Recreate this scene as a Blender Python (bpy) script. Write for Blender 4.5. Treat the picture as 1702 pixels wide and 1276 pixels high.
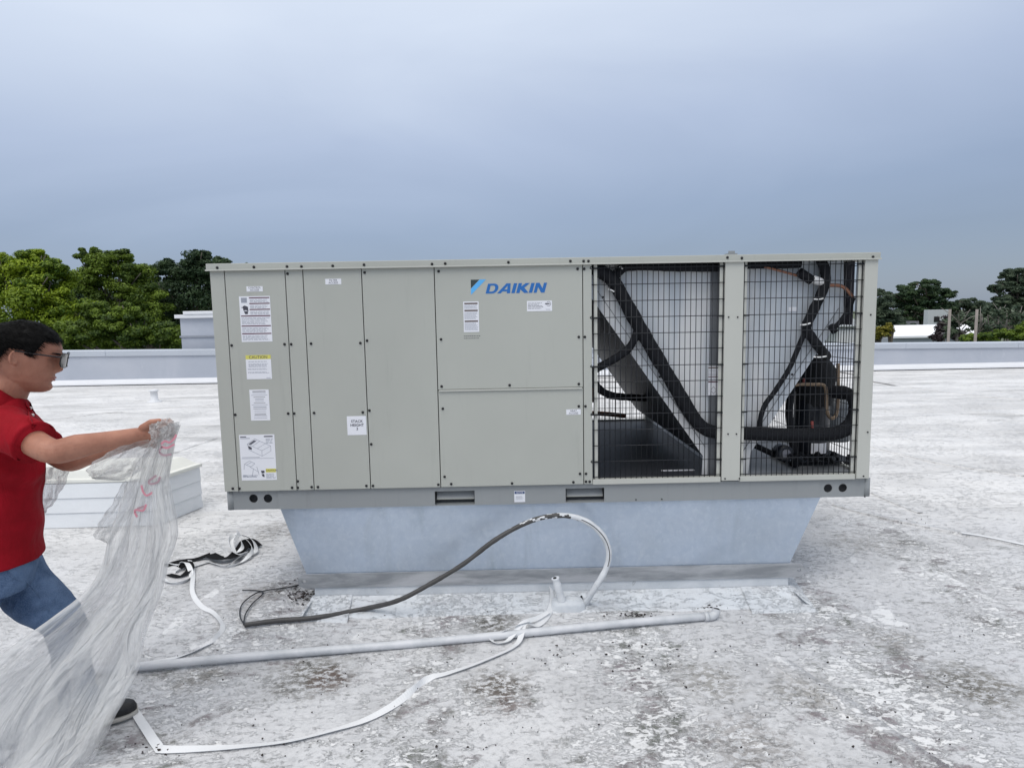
import bpy, bmesh, math, random
import numpy as np
from math import sin, cos, pi, radians, atan2, sqrt
from mathutils import Vector, Matrix, noise as mn
random.seed(7); rng = np.random.default_rng(7)
for o in list(bpy.data.objects): bpy.data.objects.remove(o)
S = bpy.context.scene
C = S.collection

# ------------------------------------------------------------------ camera
H = 1.6; FPX = 1050.0; PITCH, ROLL, YAW = .1077, -.0182, .0108
F = Vector((sin(YAW)*cos(PITCH), cos(YAW)*cos(PITCH), -sin(PITCH)))
_r = Vector((cos(YAW), -sin(YAW), 0)); _u = _r.cross(F)
R = cos(ROLL)*_r + sin(ROLL)*_u; U = -sin(ROLL)*_r + cos(ROLL)*_u
cd = bpy.data.cameras.new('camera'); cam = bpy.data.objects.new('camera', cd); C.objects.link(cam)
cam.matrix_world = Matrix(((R.x, U.x, -F.x, 0), (R.y, U.y, -F.y, 0), (R.z, U.z, -F.z, H), (0, 0, 0, 1)))
cd.sensor_width = 36; cd.lens = FPX/1702*36; cd.clip_end = 3000; cd.clip_start = .05
S.camera = cam

# ------------------------------------------------------------------ world, sun, exposure
SUN_EL, SUN_AZ = radians(58), radians(205)
W = bpy.data.worlds.new('World'); S.world = W; W.use_nodes = True
nt = W.node_tree; nt.nodes.clear()
def wn(t, **k):
    n = nt.nodes.new(t)
    for a, b in k.items(): setattr(n, a, b)
    return n
out = wn('ShaderNodeOutputWorld'); bg = wn('ShaderNodeBackground'); nt.links.new(bg.outputs[0], out.inputs[0])
sky = wn('ShaderNodeTexSky', sky_type='NISHITA', sun_disc=False, sun_elevation=SUN_EL, sun_rotation=SUN_AZ)
tc = wn('ShaderNodeTexCoord'); sep = wn('ShaderNodeSeparateXYZ'); nt.links.new(tc.outputs['Generated'], sep.inputs[0])
mp = wn('ShaderNodeMapping'); mp.inputs['Scale'].default_value = (1, 1, 3.2); nt.links.new(tc.outputs['Generated'], mp.inputs[0])
n1 = wn('ShaderNodeTexNoise'); n1.inputs['Scale'].default_value = 1.5; n1.inputs['Detail'].default_value = 7; n1.inputs['Distortion'].default_value = .7
nt.links.new(mp.outputs[0], n1.inputs['Vector'])
ma = wn('ShaderNodeMath', operation='MULTIPLY_ADD'); nt.links.new(n1.outputs[0], ma.inputs[0]); ma.inputs[1].default_value = .14; nt.links.new(sep.outputs[2], ma.inputs[2])
mb = wn('ShaderNodeMath', operation='MULTIPLY_ADD'); nt.links.new(sep.outputs[0], mb.inputs[0]); mb.inputs[1].default_value = -.075; nt.links.new(ma.outputs[0], mb.inputs[2])
rp = wn('ShaderNodeValToRGB'); nt.links.new(mb.outputs[0], rp.inputs[0])
cr = rp.color_ramp; cr.elements.remove(cr.elements[1])
stops = [(0.0, (.195, .24, .32)), (.14, (.20, .25, .35)), (.22, (.25, .31, .43)), (.34, (.39, .455, .59)), (.48, (.60, .665, .775)), (.66, (.79, .83, .89)), (1.0, (1.16, 1.14, 1.11))]
cr.elements[0].position = 0; cr.elements[0].color = (*stops[0][1], 1)
for p, c_ in stops[1:]:
    e = cr.elements.new(p); e.color = (*c_, 1)
sk = wn('ShaderNodeMixRGB', blend_type='ADD'); sk.inputs[0].default_value = .02
nt.links.new(rp.outputs[0], sk.inputs[1]); nt.links.new(sky.outputs[0], sk.inputs[2])
nt.links.new(sk.outputs[0], bg.inputs[0]); bg.inputs[1].default_value = 1.0
sd = bpy.data.lights.new('sun', 'SUN'); sd.energy = 1.3; sd.angle = radians(35); sd.color = (1, .97, .93)
so = bpy.data.objects.new('sun', sd); C.objects.link(so)
sdir = Vector((cos(SUN_EL)*sin(SUN_AZ), cos(SUN_EL)*cos(SUN_AZ), sin(SUN_EL)))
so.rotation_euler = sdir.to_track_quat('Z', 'Y').to_euler(); so.location = (0, -5, 12)
S.view_settings.view_transform = 'Standard'; S.view_settings.look = 'None'
S.view_settings.exposure = 0.1; S.view_settings.gamma = 1; S.view_settings.use_curve_mapping = False
S.render.engine = 'CYCLES'
S.cycles.transparent_max_bounces = 24; S.cycles.max_bounces = 8

# ------------------------------------------------------------------ helpers
def ray(px, py): return F + R*((px-851)/FPX) - U*((py-638)/FPX)
def P(px, py, Y):
    d = ray(px, py); return d*(Y/d.y) + Vector((0, 0, H))
def G(px, py, z=0.0):
    d = ray(px, py); return d*((z-H)/d.z) + Vector((0, 0, H))
def tag(o, label=None, cat=None, group=None, kind=None):
    if label: o['label'] = label
    if cat: o['category'] = cat
    if group: o['group'] = group
    if kind: o['kind'] = kind
    return o
def thing(name, label, cat, loc=(0, 0, 0), group=None):
    o = bpy.data.objects.new(name, None); C.objects.link(o); o.location = loc; o.empty_display_size = .1
    return tag(o, label, cat, group)
def link(name, me, parent=None):
    o = bpy.data.objects.new(name, me); C.objects.link(o)
    if parent is not None:
        o.parent = parent
        wl = Vector(); q = parent
        while q is not None: wl += q.location; q = q.parent
        o.location = -wl
    return o
class MB:
    def __init__(s): s.v = []; s.f = []; s.m = []; s.sm = []
    def add(s, vs, fs, mi=0, smooth=False):
        n = len(s.v); s.v += [tuple(v) for v in vs]
        for f in fs: s.f.append([i+n for i in f]); s.m.append(mi); s.sm.append(smooth)
        return s
    def box(s, a, b, mi=0):
        x0, y0, z0 = a; x1, y1, z1 = b
        return s.add([(x0,y0,z0),(x1,y0,z0),(x1,y1,z0),(x0,y1,z0),(x0,y0,z1),(x1,y0,z1),(x1,y1,z1),(x0,y1,z1)],
              [(0,3,2,1),(4,5,6,7),(0,1,5,4),(1,2,6,5),(2,3,7,6),(3,0,4,7)], mi)
    def bar(s, p, q, w, h, mi=0, up=(0,0,1)):
        p = Vector(p); q = Vector(q); d = (q-p).normalized(); up = Vector(up)
        a = d.cross(up)
        if a.length < 1e-4: a = d.cross(Vector((0, 1, 0)))
        a.normalize(); b = a.cross(d).normalized(); vs = []
        for c in (p, q):
            for i, j in ((-1,-1),(1,-1),(1,1),(-1,1)): vs.append(c + a*(w/2*i) + b*(h/2*j))
        return s.add(vs, [(0,1,2,3),(7,6,5,4),(0,4,5,1),(1,5,6,2),(2,6,7,3),(3,7,4,0)], mi)
    def tube(s, pts, r, n=12, mi=0, cap=True, smooth=True, mif=None, bump=0):
        pts = [Vector(p) for p in pts]; N = len(pts)
        if not hasattr(r, '__len__'): r = [r]*N
        T = [(pts[min(i+1, N-1)]-pts[max(i-1, 0)]).normalized() for i in range(N)]
        a = T[0].orthogonal().normalized(); vs = []
        for i in range(N):
            a = (a - T[i]*a.dot(T[i])).normalized(); b = T[i].cross(a)
            rr = r[i]*(1+bump*mn.noise(pts[i]*35))
            for k in range(n): t = 2*pi*k/n; vs.append(pts[i] + (a*cos(t)+b*sin(t))*rr)
        for i in range(N-1):
            fs = [(i*n+k, i*n+(k+1) % n, (i+1)*n+(k+1) % n, (i+1)*n+k) for k in range(n)]
            if i == 0: base = len(s.v); s.v += [tuple(v) for v in vs]
            for k_, f in enumerate(fs): s.f.append([j+base for j in f]); s.m.append(mif(i/(N-1), k_/n) if mif else mi); s.sm.append(smooth)
        if cap:
            s.f.append([base+k for k in range(n)][::-1]); s.m.append(mif(0) if mif else mi); s.sm.append(False)
            s.f.append([base+(N-1)*n+k for k in range(n)]); s.m.append(mif(1) if mif else mi); s.sm.append(False)
        return s
    def lathe(s, c, prof, n=24, mi=0, axis='Z', smooth=True):
        c = Vector(c); vs = []; N = len(prof)
        for r, z in prof:
            for k in range(n):
                t = 2*pi*k/n
                if axis == 'Z': vs.append(c+Vector((r*cos(t), r*sin(t), z)))
                elif axis == 'Y': vs.append(c+Vector((r*cos(t), z, -r*sin(t))))
                else: vs.append(c+Vector((z, r*cos(t), r*sin(t))))
        fs = [(i*n+k, i*n+(k+1) % n, (i+1)*n+(k+1) % n, (i+1)*n+k) for i in range(N-1) for k in range(n)]
        fs.append(tuple(range(n))[::-1]); fs.append(tuple((N-1)*n+k for k in range(n)))
        return s.add(vs, fs, mi, smooth)
    def ribbon(s, pts, w, th=.0015, mi=0, roll=None, wave=0):
        # flat band lying along pts, width across horizontal unless rolled
        N = len(pts); pts = [Vector(p) for p in pts]; vs = []
        for i in range(N):
            T = (pts[min(i+1, N-1)]-pts[max(i-1, 0)]).normalized()
            a = T.cross(Vector((0, 0, 1)))
            if a.length < .05: a = Vector((1, 0, 0))
            a.normalize(); b = a.cross(T)
            t = roll(i/(N-1)) if callable(roll) else (roll or 0)
            aa = a*cos(t)+b*sin(t); bb = b*cos(t)-a*sin(t)
            for e, g in ((-1,-1),(1,-1),(1,1),(-1,1)): vs.append(pts[i]+aa*(w/2*e)+bb*(th/2*g))
        fs = [(i*4+k, i*4+(k+1) % 4, (i+1)*4+(k+1) % 4, (i+1)*4+k) for i in range(N-1) for k in range(4)]
        fs += [(3,2,1,0), tuple((N-1)*4+k for k in range(4))]
        return s.add(vs, fs, mi, False)
    def mesh(s, name, mats):
        me = bpy.data.meshes.new(name); me.from_pydata(s.v, [], s.f)
        for m in (mats if isinstance(mats, (list, tuple)) else [mats]): me.materials.append(m)
        me.polygons.foreach_set('material_index', s.m); me.polygons.foreach_set('use_smooth', s.sm)
        me.update(); return me
    def build(s, name, mats, parent=None, bevel=0):
        me = s.mesh(name, mats)
        bm = bmesh.new(); bm.from_mesh(me)
        bmesh.ops.recalc_face_normals(bm, faces=bm.faces)
        if bevel:
            bmesh.ops.bevel(bm, geom=[e for e in bm.edges if len(e.link_faces) == 2 and e.calc_face_angle(0) > .6], offset=bevel, segments=2, affect='EDGES', profile=.6)
        bm.to_mesh(me); bm.free()
        return link(name, me, parent)
def smooth_path(pts, n=8):
    pts = [Vector(p) for p in pts]; q = [pts[0]*2-pts[1]]+pts+[pts[-1]*2-pts[-2]]; o = []
    for i in range(1, len(q)-2):
        a, b, c, d = q[i-1:i+3]
        for k in range(n):
            t = k/n
            o.append(.5*((2*b)+(c-a)*t+(2*a-5*b+4*c-d)*t*t+(3*b-a-3*c+d)*t**3))
    o.append(pts[-1]); return o
def shape2d(name, polys, depth, mat, origin, parent=None, off=0):
    """filled outlines (holes allowed) standing in the XZ plane, extruded in Y"""
    cu = bpy.data.curves.new(name, 'CURVE'); cu.dimensions = '2D'; cu.fill_mode = 'BOTH'; cu.extrude = depth/2
    for pl in polys:
        sp = cu.splines.new('POLY'); sp.points.add(len(pl)-1); sp.use_cyclic_u = True
        for i, (x, z) in enumerate(pl): sp.points[i].co = (x, z, 0, 1)
    return curve_to(name, cu, mat, origin, parent)
def curve_to(name, cu, mat, origin, parent):
    t = bpy.data.objects.new('tmp', cu); C.objects.link(t)
    bpy.context.view_layer.update()
    me = bpy.data.meshes.new_from_object(t.evaluated_get(bpy.context.evaluated_depsgraph_get()))
    bpy.data.objects.remove(t)
    me.transform(Matrix.Translation(origin) @ Matrix.Rotation(pi/2, 4, 'X'))
    me.materials.clear(); me.materials.append(mat); me.name = name
    return link(name, me, parent)
def text_mesh(txt, size, mat, origin, bold=0, shear=0, align='CENTER', spacing=1.0):
    cu = bpy.data.curves.new('t', 'FONT'); cu.body = txt; cu.size = size; cu.offset = bold; cu.shear = shear
    cu.align_x = align; cu.align_y = 'CENTER'; cu.space_line = spacing; cu.resolution_u = 2
    t = bpy.data.objects.new('tmp', cu); C.objects.link(t); bpy.context.view_layer.update()
    me = bpy.data.meshes.new_from_object(t.evaluated_get(bpy.context.evaluated_depsgraph_get()))
    bpy.data.objects.remove(t); me.transform(Matrix.Translation(origin) @ Matrix.Rotation(pi/2, 4, 'X'))
    v = [tuple(q.co) for q in me.vertices]; f = [tuple(p.vertices) for p in me.polygons]
    bpy.data.meshes.remove(me); return v, f
def circ(cx, cz, r, n=24): return [(cx+r*cos(2*pi*k/n), cz+r*sin(2*pi*k/n)) for k in range(n)]
def rect(x0, z0, x1, z1): return [(x0, z0), (x1, z0), (x1, z1), (x0, z1)]

# ------------------------------------------------------------------ materials
class N:
    """small node-graph helper"""
    def __init__(s, name, rough=.6, metal=0, color=(.5, .5, .5), spec=.5):
        s.mat = bpy.data.materials.new(name); s.mat.use_nodes = True; s.t = s.mat.node_tree
        s.b = s.t.nodes['Principled BSDF']; s.o = s.t.nodes['Material Output']
        s.b.inputs['Roughness'].default_value = rough; s.b.inputs['Metallic'].default_value = metal
        s.b.inputs['Base Color'].default_value = (*color, 1); s.b.inputs['Specular IOR Level'].default_value = spec
        s.g = None
    def n(s, t, **k):
        x = s.t.nodes.new(t)
        for a, b in k.items(): setattr(x, a, b)
        return x
    def l(s, a, b): s.t.links.new(a, b)
    def pos(s, scale=(1, 1, 1), obj=True):
        if s.g is None: s.g = s.n('ShaderNodeNewGeometry')
        m = s.n('ShaderNodeMapping'); m.inputs['Scale'].default_value = scale; s.l(s.g.outputs['Position'], m.inputs[0]); return m.outputs[0]
    def noise(s, scale, detail=4, rough=.55, dist=0, vs=(1, 1, 1)):
        x = s.n('ShaderNodeTexNoise'); x.inputs['Scale'].default_value = scale; x.inputs['Detail'].default_value = detail
        x.inputs['Roughness'].default_value = rough; x.inputs['Distortion'].default_value = dist
        s.l(s.pos(vs), x.inputs['Vector']); return x.outputs[0]
    def ramp(s, v, a, b, ca=0., cb=1.):
        m = s.n('ShaderNodeMapRange'); m.interpolation_type = 'SMOOTHSTEP'
        for i, q in ((1, a), (2, b), (3, ca), (4, cb)): m.inputs[i].default_value = q
        s.l(v, m.inputs[0]); return m.outputs[0]
    def math(s, op, a, b=None, c=None):
        m = s.n('ShaderNodeMath', operation=op)
        for i, q in enumerate((a, b, c)):
            if q is None: continue
            if isinstance(q, (int, float)): m.inputs[i].default_value = q
            else: s.l(q, m.inputs[i])
        return m.outputs[0]
    def mix(s, f, a, b, mode='MIX'):
        m = s.n('ShaderNodeMixRGB', blend_type=mode)
        for i, q in enumerate((f, a, b)):
            if isinstance(q, (int, float)): m.inputs[i].default_value = q
            elif isinstance(q, tuple): m.inputs[i].default_value = (*q, 1)
            else: s.l(q, m.inputs[i])
        return m.outputs[0]
    def bump(s, h, st, dist=.01):
        m = s.n('ShaderNodeBump'); m.inputs['Strength'].default_value = st; m.inputs['Distance'].default_value = dist
        s.l(h, m.inputs['Height']); s.l(m.outputs[0], s.b.inputs['Normal'])
    def col(s, c): s.l(c, s.b.inputs['Base Color']); return s
def plain(name, color, rough=.5, metal=0, var=.08, scale=20, bump=.05, spec=.5):
    m = N(name, rough, metal, color, spec)
    nz = m.noise(scale, 4)
    d = tuple(c*(1-var) for c in color); e = tuple(min(1, c*(1+var)) for c in color)
    m.col(m.mix(nz, d, e))
    if bump: m.bump(m.noise(scale*4, 3), bump)
    return m.mat

def painted(name, color, dirt=.25):
    m = N(name, .42, 0, color)
    broad = m.ramp(m.noise(1.3, 3, .5, .4), .3, .7)
    c = m.mix(broad, tuple(q*.96 for q in color), tuple(min(1, q*1.03) for q in color))
    st = m.ramp(m.noise(3, 6, .65, .3, (7, 7, .6)), .55, .8)
    c = m.mix(m.math('MULTIPLY', st, dirt), c, tuple(q*.78 for q in color))
    sp = m.ramp(m.noise(90, 3, .6), .70, .76)
    c = m.mix(m.math('MULTIPLY', sp, .25), c, tuple(q*.6 for q in color))
    m.col(c); m.bump(m.noise(1.7, 2), .12, .02); 
    m.l(m.ramp(m.noise(4, 4), .3, .7, .38, .52), m.b.inputs['Roughness'])
    return m.mat
cab = painted('cabinet_paint', (.405, .415, .378), .45)
cab_light = painted('post_paint', (.47, .475, .435))
rail_m = painted('rail_steel', (.265, .280, .285), .6)
m = N('galvanised', .40, .75, (.5, .56, .62))
v = m.n('ShaderNodeTexVoronoi'); v.inputs['Scale'].default_value = 38; m.l(m.pos(), v.inputs['Vector'])
c = m.mix(m.math('MULTIPLY', v.outputs['Color'], .35), (.48, .555, .66), (.64, .70, .775))
st = m.ramp(m.noise(2.2, 6, .6, .5, (3, 3, .8)), .5, .78)
c = m.mix(m.math('MULTIPLY', st, .55), c, (.33, .39, .45)); bl_ = m.ramp(m.noise(1.1, 4, .6, .4), .40, .62); c = m.mix(m.math('MULTIPLY', bl_, .30), c, (.38, .44, .50))
ch = m.ramp(m.noise(5, 6, .7, 1.2), .62, .72); c = m.mix(m.math('MULTIPLY', ch, .25), c, (.75, .78, .8))
c = m.mix(m.math('MULTIPLY', m.ramp(m.noise(34, 6, .75), .48, .66), .22), c, (.72, .77, .83))
c = m.mix(m.math('MULTIPLY', m.ramp(m.noise(.9, 5, .6, .8, (1, 1, 3)), .50, .66), .35), c, (.36, .42, .50))
m.col(c); m.l(m.ramp(m.noise(6, 4), .3, .7, .30, .50), m.b.inputs['Roughness']); m.bump(m.noise(2.5, 3), .35, .02); galv = m.mat
m = N('inner_sheet', .5, .15, (.5, .53, .55)); c = m.mix(m.ramp(m.noise(1.6, 3, .5, .3, (2.5, 1, .35)), .38, .62), (.50, .54, .585), (.70, .70, .70)); m.col(c); m.bump(m.noise(4, 2), .2, .02); inner = m.mat
m = N('strap_steel', .45, .5, (.36, .37, .38)); m.col(m.mix(m.ramp(m.noise(2.5, 7, .65, .4, (1, 1, 6)), .35, .68), (.27, .285, .30), (.50, .51, .53))); m.bump(m.noise(6, 4), .15, .01); strap_m = m.mat
dark_hole = plain('dark_inside', (.012, .013, .015), .8)
rubber = plain('foam_insulation', (.008, .009, .012), .8, 0, .3, 30, .25, .25)
wire = plain('black_wire', (.010, .012, .016), .5, 0, .1, 30, 0)
coilm = N('coil_fins', .55, .4, (.05, .055, .06))
wv = coilm.n('ShaderNodeTexWave', bands_direction='Y'); wv.inputs['Scale'].default_value = 60; coilm.l(coilm.pos(), wv.inputs['Vector'])
coilm.col(coilm.mix(wv.outputs[1], (.035, .04, .045), (.085, .09, .10))); coilm = coilm.mat
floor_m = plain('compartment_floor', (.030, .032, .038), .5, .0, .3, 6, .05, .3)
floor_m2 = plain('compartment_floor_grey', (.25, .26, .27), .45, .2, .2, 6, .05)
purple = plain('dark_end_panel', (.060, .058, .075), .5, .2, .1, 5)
copper = plain('copper', (.30, .15, .10), .4, .8, .2, 20)
tan = plain('brazed_copper', (.27, .20, .14), .45, .6, .25, 15)
comp_m = plain('compressor_paint', (.012, .015, .022), .35, 0, .2, 20)
jacket = plain('compressor_jacket', (.010, .011, .013), .85, 0, .4, 25, .5)
screw_m = plain('screw_black', (.015, .015, .017), .4, .3)
white_tie = plain('white_tie', (.75, .75, .75), .4)
paper = plain('sticker_white', (.74, .75, .79), .45, 0, .02, 6, 0)
ink = plain('ink_grey', (.30, .32, .37), .5, 0, .1, 40, 0)
inkd = plain('ink_dark', (.06, .06, .08), .5, 0, .1, 40, 0)
maroon = plain('ink_maroon', (.09, .02, .04), .5, 0, .1, 40, 0)
yellow = plain('ink_yellow', (.62, .58, .13), .5, 0, .05, 20, 0)
navy = plain('ink_navy', (.02, .05, .16), .5, 0, .05, 20, 0)
brown = plain('ink_brown', (.10, .07, .06), .5, 0, .05, 20, 0)
logo_blue = plain('logo_blue', (.018, .135, .42), .4, 0, .03, 6, 0)
logo_cyan = plain('logo_cyan', (.10, .42, .82), .4, 0, .03, 6, 0)
logo_dark = plain('logo_dark', (.035, .05, .05), .4, 0, .03, 6, 0)

def roof_material(name='roof_coating', fresh=0):
    m = N(name, .5, 0, (.5, .5, .5))
    g = m.n('ShaderNodeSeparateXYZ'); m.pos(); m.l(m.g.outputs['Position'], g.inputs[0]); X, Y = g.outputs[0], g.outputs[1]
    broad = m.ramp(m.noise(.55, 4, .6, .5), .35, .68)
    mid = m.noise(2.3, 6, .6, .4)
    base = m.mix(broad, (.62, .625, .64), (.73, .73, .735))
    base = m.mix(m.ramp(mid, .44, .74), base, (.48, .483, .492))
    # far and left of the unit the coating is newer and whiter
    xa = m.math('ABSOLUTE', m.math('SUBTRACT', X, .3))
    yy = m.math('ADD', m.math('ADD', Y, m.math('MULTIPLY', m.noise(.8, 4, .6, .4), 2.0)), m.math('MULTIPLY', xa, .10))
    far = m.ramp(yy, 5.0, 6.6)
    base = m.mix(far, base, m.mix(m.ramp(m.noise(.9, 5, .6, .8, (.35, 1.6, 1)), .38, .62), (.73, .725, .72), (.585, .58, .575)))
    # long shallow dirt where water stood, on the far part
    rt = m.n('ShaderNodeMapping'); rt.inputs['Rotation'].default_value = (0, 0, radians(24)); rt.inputs['Scale'].default_value = (.30, 1.5, 1); m.l(m.g.outputs['Position'], rt.inputs[0])
    pn = m.n('ShaderNodeTexNoise'); pn.inputs['Scale'].default_value = 1.0; pn.inputs['Detail'].default_value = 8; pn.inputs['Roughness'].default_value = .62; pn.inputs['Distortion'].default_value = .6; m.l(rt.outputs[0], pn.inputs['Vector'])
    pud = m.ramp(pn.outputs[0], .54, .68)
    base = m.mix(m.math('MULTIPLY', m.math('MULTIPLY', pud, far), .75), base, (.37, .365, .355))
    pud2 = m.ramp(m.noise(3.2, 8, .66, .4, (.5, 1.6, 1)), .58, .68)
    base = m.mix(m.math('MULTIPLY', m.math('MULTIPLY', pud2, far), .35), base, (.40, .39, .39))
    near = m.math('SUBTRACT', 1, far)
    # bands of worn coating that follow the laps of the membrane
    band = None
    for cx, w, s_ in ((.60, .34, 1.), (1.60, .30, .9), (-.35, .32, .75), (2.6, .4, .7), (-1.3, .5, .6)):
        d = m.math('ABSOLUTE', m.math('SUBTRACT', m.math('ADD', m.math('ADD', X, m.math('MULTIPLY', Y, -.12)), m.math('MULTIPLY', m.noise(1.3, 4, .6), .9)), cx+.45-.35))
        b = m.math('MULTIPLY', m.ramp(d, w, w*.2), s_)
        band = b if band is None else m.math('MAXIMUM', band, b)
    worn = m.math('MULTIPLY', band, near)
    base = m.mix(m.math('MULTIPLY', m.ramp(m.noise(38, 7, .75), .46, .64), m.math('ADD', m.math('MULTIPLY', near, .45), .07)), base, (.40, .405, .415))
    # dirt showing through where the coating wore off
    dn = m.noise(4.2, 12, .76, .25, (1.0, 1.5, 1))
    dthr = m.math('ADD', dn, m.math('MULTIPLY', worn, .115))
    dirt = m.ramp(dthr, .575, .665)
    dcol = m.mix(m.ramp(m.noise(2.1, 4), .42, .58), (.115, .125, .10), (.20, .165, .175))
    dcol = m.mix(m.ramp(m.noise(30, 6, .75), .45, .6), dcol, (.34, .335, .34))
    base = m.mix(m.math('MULTIPLY', dirt, m.math('ADD', m.math('MULTIPLY', near, .85), .04)), base, dcol)
    # white flakes and brush marks left on top
    fn = m.noise(17, 12, .80, .3, (.9, 1.5, 1))
    fthr = m.math('ADD', fn, m.math('ADD', m.math('MULTIPLY', worn, .060), m.math('MULTIPLY', m.math('SUBTRACT', m.noise(1.9, 5, .65), .5), .28)))
    fl = m.ramp(fthr, .545, .585)
    base = m.mix(m.math('MULTIPLY', fl, m.math('ADD', m.math('MULTIPLY', near, .72), .1)), base, (.84, .84, .84))
    fp = m.math('MULTIPLY', m.ramp(m.math('ADD', m.noise(2.6, 10, .62, .3, (1.4, .8, 1)), m.math('MULTIPLY', worn, .04)), .615, .635), m.ramp(fn, .36, .42))
    base = m.mix(m.math('MULTIPLY', fp, m.math('MULTIPLY', near, .8)), base, (.82, .825, .83))
    # hairline scratches
    sc2 = m.ramp(m.math('ABSOLUTE', m.math('SUBTRACT', m.noise(2.4, 3, .5, 1.0, (1, 2.2, 1)), .5)), .006, .001)
    base = m.mix(m.math('MULTIPLY', sc2, .35), base, (.27, .27, .28))
    # mould stains at their places
    for (px, py, r, s_, cc) in ((520, 1120, .20, 1, (.10, .095, .06)), (830, 1140, .16, .9, (.12, .10, .07)), (820, 1033, .16, .8, (.10, .11, .09)),
                              (1180, 1130, .18, .55, (.17, .17, .13)), (1330, 1150, .16, .5, (.17, .17, .12)), (1240, 1230, .22, .5, (.18, .15, .14)), (330, 1125, .12, .6, (.2, .2, .2)), (545, 1130, .1, .7, (.16, .09, .08)), (845, 1170, .1, .7, (.17, .10, .10)),
                              (460, 880, .25, .6, (.17, .16, .15)), (395, 825, .2, .5, (.2, .2, .19)), (1430, 900, .3, .4, (.2, .2, .18)), (420, 990, .2, .4, (.24, .22, .20)), (1620, 1140, .22, .75, (.14, .14, .10)), (1480, 1060, .16, .5, (.2, .2, .18)), (470, 975, .12, .8, (.10, .08, .07))):
        q = G(px, py)
        vm = m.n('ShaderNodeVectorMath', operation='DISTANCE'); m.l(m.g.outputs['Position'], vm.inputs[0]); vm.inputs[1].default_value = q
        s_ = min(1, s_*1.2); r = r*1.35
        d = m.math('ADD', vm.outputs['Value'], m.math('MULTIPLY', m.math('SUBTRACT', m.noise(9, 6, .7), .5), r*1.6))
        k = m.math('MULTIPLY', m.ramp(d, r, r*.15), m.ramp(m.noise(24, 10, .80, .3, (1, 1.5, 1)), .455, .53))
        base = m.mix(m.math('MULTIPLY', k, s_*.92), base, tuple(q_*m_2+.004 for q_, m_2 in zip( (sum(cc)/3*.5+cc[0]*.5, sum(cc)/3*.5+cc[1]*.5, sum(cc)/3*.5+cc[2]*.5), (.84, .74, .62))))
    # pits and specks
    sp = m.ramp(m.noise(55, 4, .6), .70, .74)
    base = m.mix(m.math('MULTIPLY', sp, m.math('ADD', m.math('MULTIPLY', near, .55), .05)), base, (.12, .12, .12))
    if fresh: base = m.mix(m.ramp(m.noise(4, 6, .65), .35, .68, fresh, fresh*.62), base, (.66, .695, .73))
    m.col(base)
    m.l(m.ramp(mid, .3, .7, .42, .62), m.b.inputs['Roughness'])
    h = m.math('ADD', m.math('MULTIPLY', fl, .5), m.math('ADD', m.math('MULTIPLY', fn, .8), m.math('MULTIPLY', dn, 1.2)))
    h = m.math('ADD', h, m.math('MULTIPLY', m.noise(.9, 4, .55, .8, (.5, 1.6, 1)), 5))
    m.bump(h, .8, .012)
    return m.mat
roof_m = roof_material()
flash2 = roof_material('fresh_coating', .92)
m = N('white_flashing', .5, 0, (.6, .6, .6))
c = m.mix(m.ramp(m.noise(3, 6, .65, .6), .35, .7), (.50, .53, .56), (.64, .66, .68))
c = m.mix(m.math('MULTIPLY', m.ramp(m.noise(16, 8, .75, .6), .60, .66), .55), c, (.22, .22, .20)); m.col(c); m.bump(m.noise(7, 6, .7), .5, .012); flash_m = m.mat
m = N('parapet_paint', .6, 0, (.5, .5, .5))
c = m.mix(m.ramp(m.noise(.6, 5, .6, .5), .35, .7), (.40, .43, .49), (.465, .49, .545))
c = m.mix(m.math('MULTIPLY', m.ramp(m.noise(2.0, 7, .7, .8, (1, 1, .7)), .60, .70), .35), c, (.56, .58, .62)); m.col(c); m.bump(m.noise(3, 5), .3, .03); parapet_m = m.mat
white_m = plain('bright_roofing', (.70, .71, .73), .55, 0, .08, 1.5, .1)
pipe_m = N('painted_pipe', .42, 0, (.6, .6, .6)); c = pipe_m.mix(pipe_m.ramp(pipe_m.noise(6, 6, .65), .4, .7), (.60, .61, .63), (.46, .48, .50)); pipe_m.col(c); pipe_m.bump(pipe_m.noise(30, 4), .2); pipe_m = pipe_m.mat
strapw = plain('white_webbing', (.72, .73, .74), .5, 0, .06, 12, .1)
strapb = plain('black_webbing', (.008, .008, .009), .9, 0, .2, 20, .2, .1)
hose_b = plain('black_conduit', (.055, .053, .052), .5, 0, .4, 18, .2)
hose_w = plain('white_painted_conduit', (.62, .64, .66), .5, 0, .2, 25, .3)
rust = plain('rusty_debris', (.030, .022, .02), .9, 0, .5, 60, .4)

# ------------------------------------------------------------------ roof, ground, far land
def grid(name, x0, x1, y0, y1, nx, ny, hf, mat, parent=None):
    xs = np.linspace(x0, x1, nx); ys = np.linspace(y0, y1, ny)
    v = [(x, y, hf(x, y)) for y in ys for x in xs]
    f = [(j*nx+i, j*nx+i+1, (j+1)*nx+i+1, (j+1)*nx+i) for j in range(ny-1) for i in range(nx-1)]
    me = bpy.data.meshes.new(name); me.from_pydata(v, [], f); me.materials.append(mat)
    me.polygons.foreach_set('use_smooth', [True]*len(f)); return link(name, me, parent)
def roofh(x, y):
    return .004*mn.noise(Vector((x*1.7, y*2.3, 0))) + .0025*mn.noise(Vector((x*9, y*11, 3))) - .004
rb = MB(); rb.box((-45, -12, -.6), (45, 18.2, -.03)); slab = rb.build('roof_slab', roof_m); tag(slab, kind='structure')
near_roof = grid('roof', -45, 45, -12, 18.2, 2, 2, lambda x, y: -.025, roof_m); tag(near_roof, kind='structure')
nr = grid('roof_membrane', -9, 9, .6, 13, 300, 240, roofh, roof_m); tag(nr, kind='structure')
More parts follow.
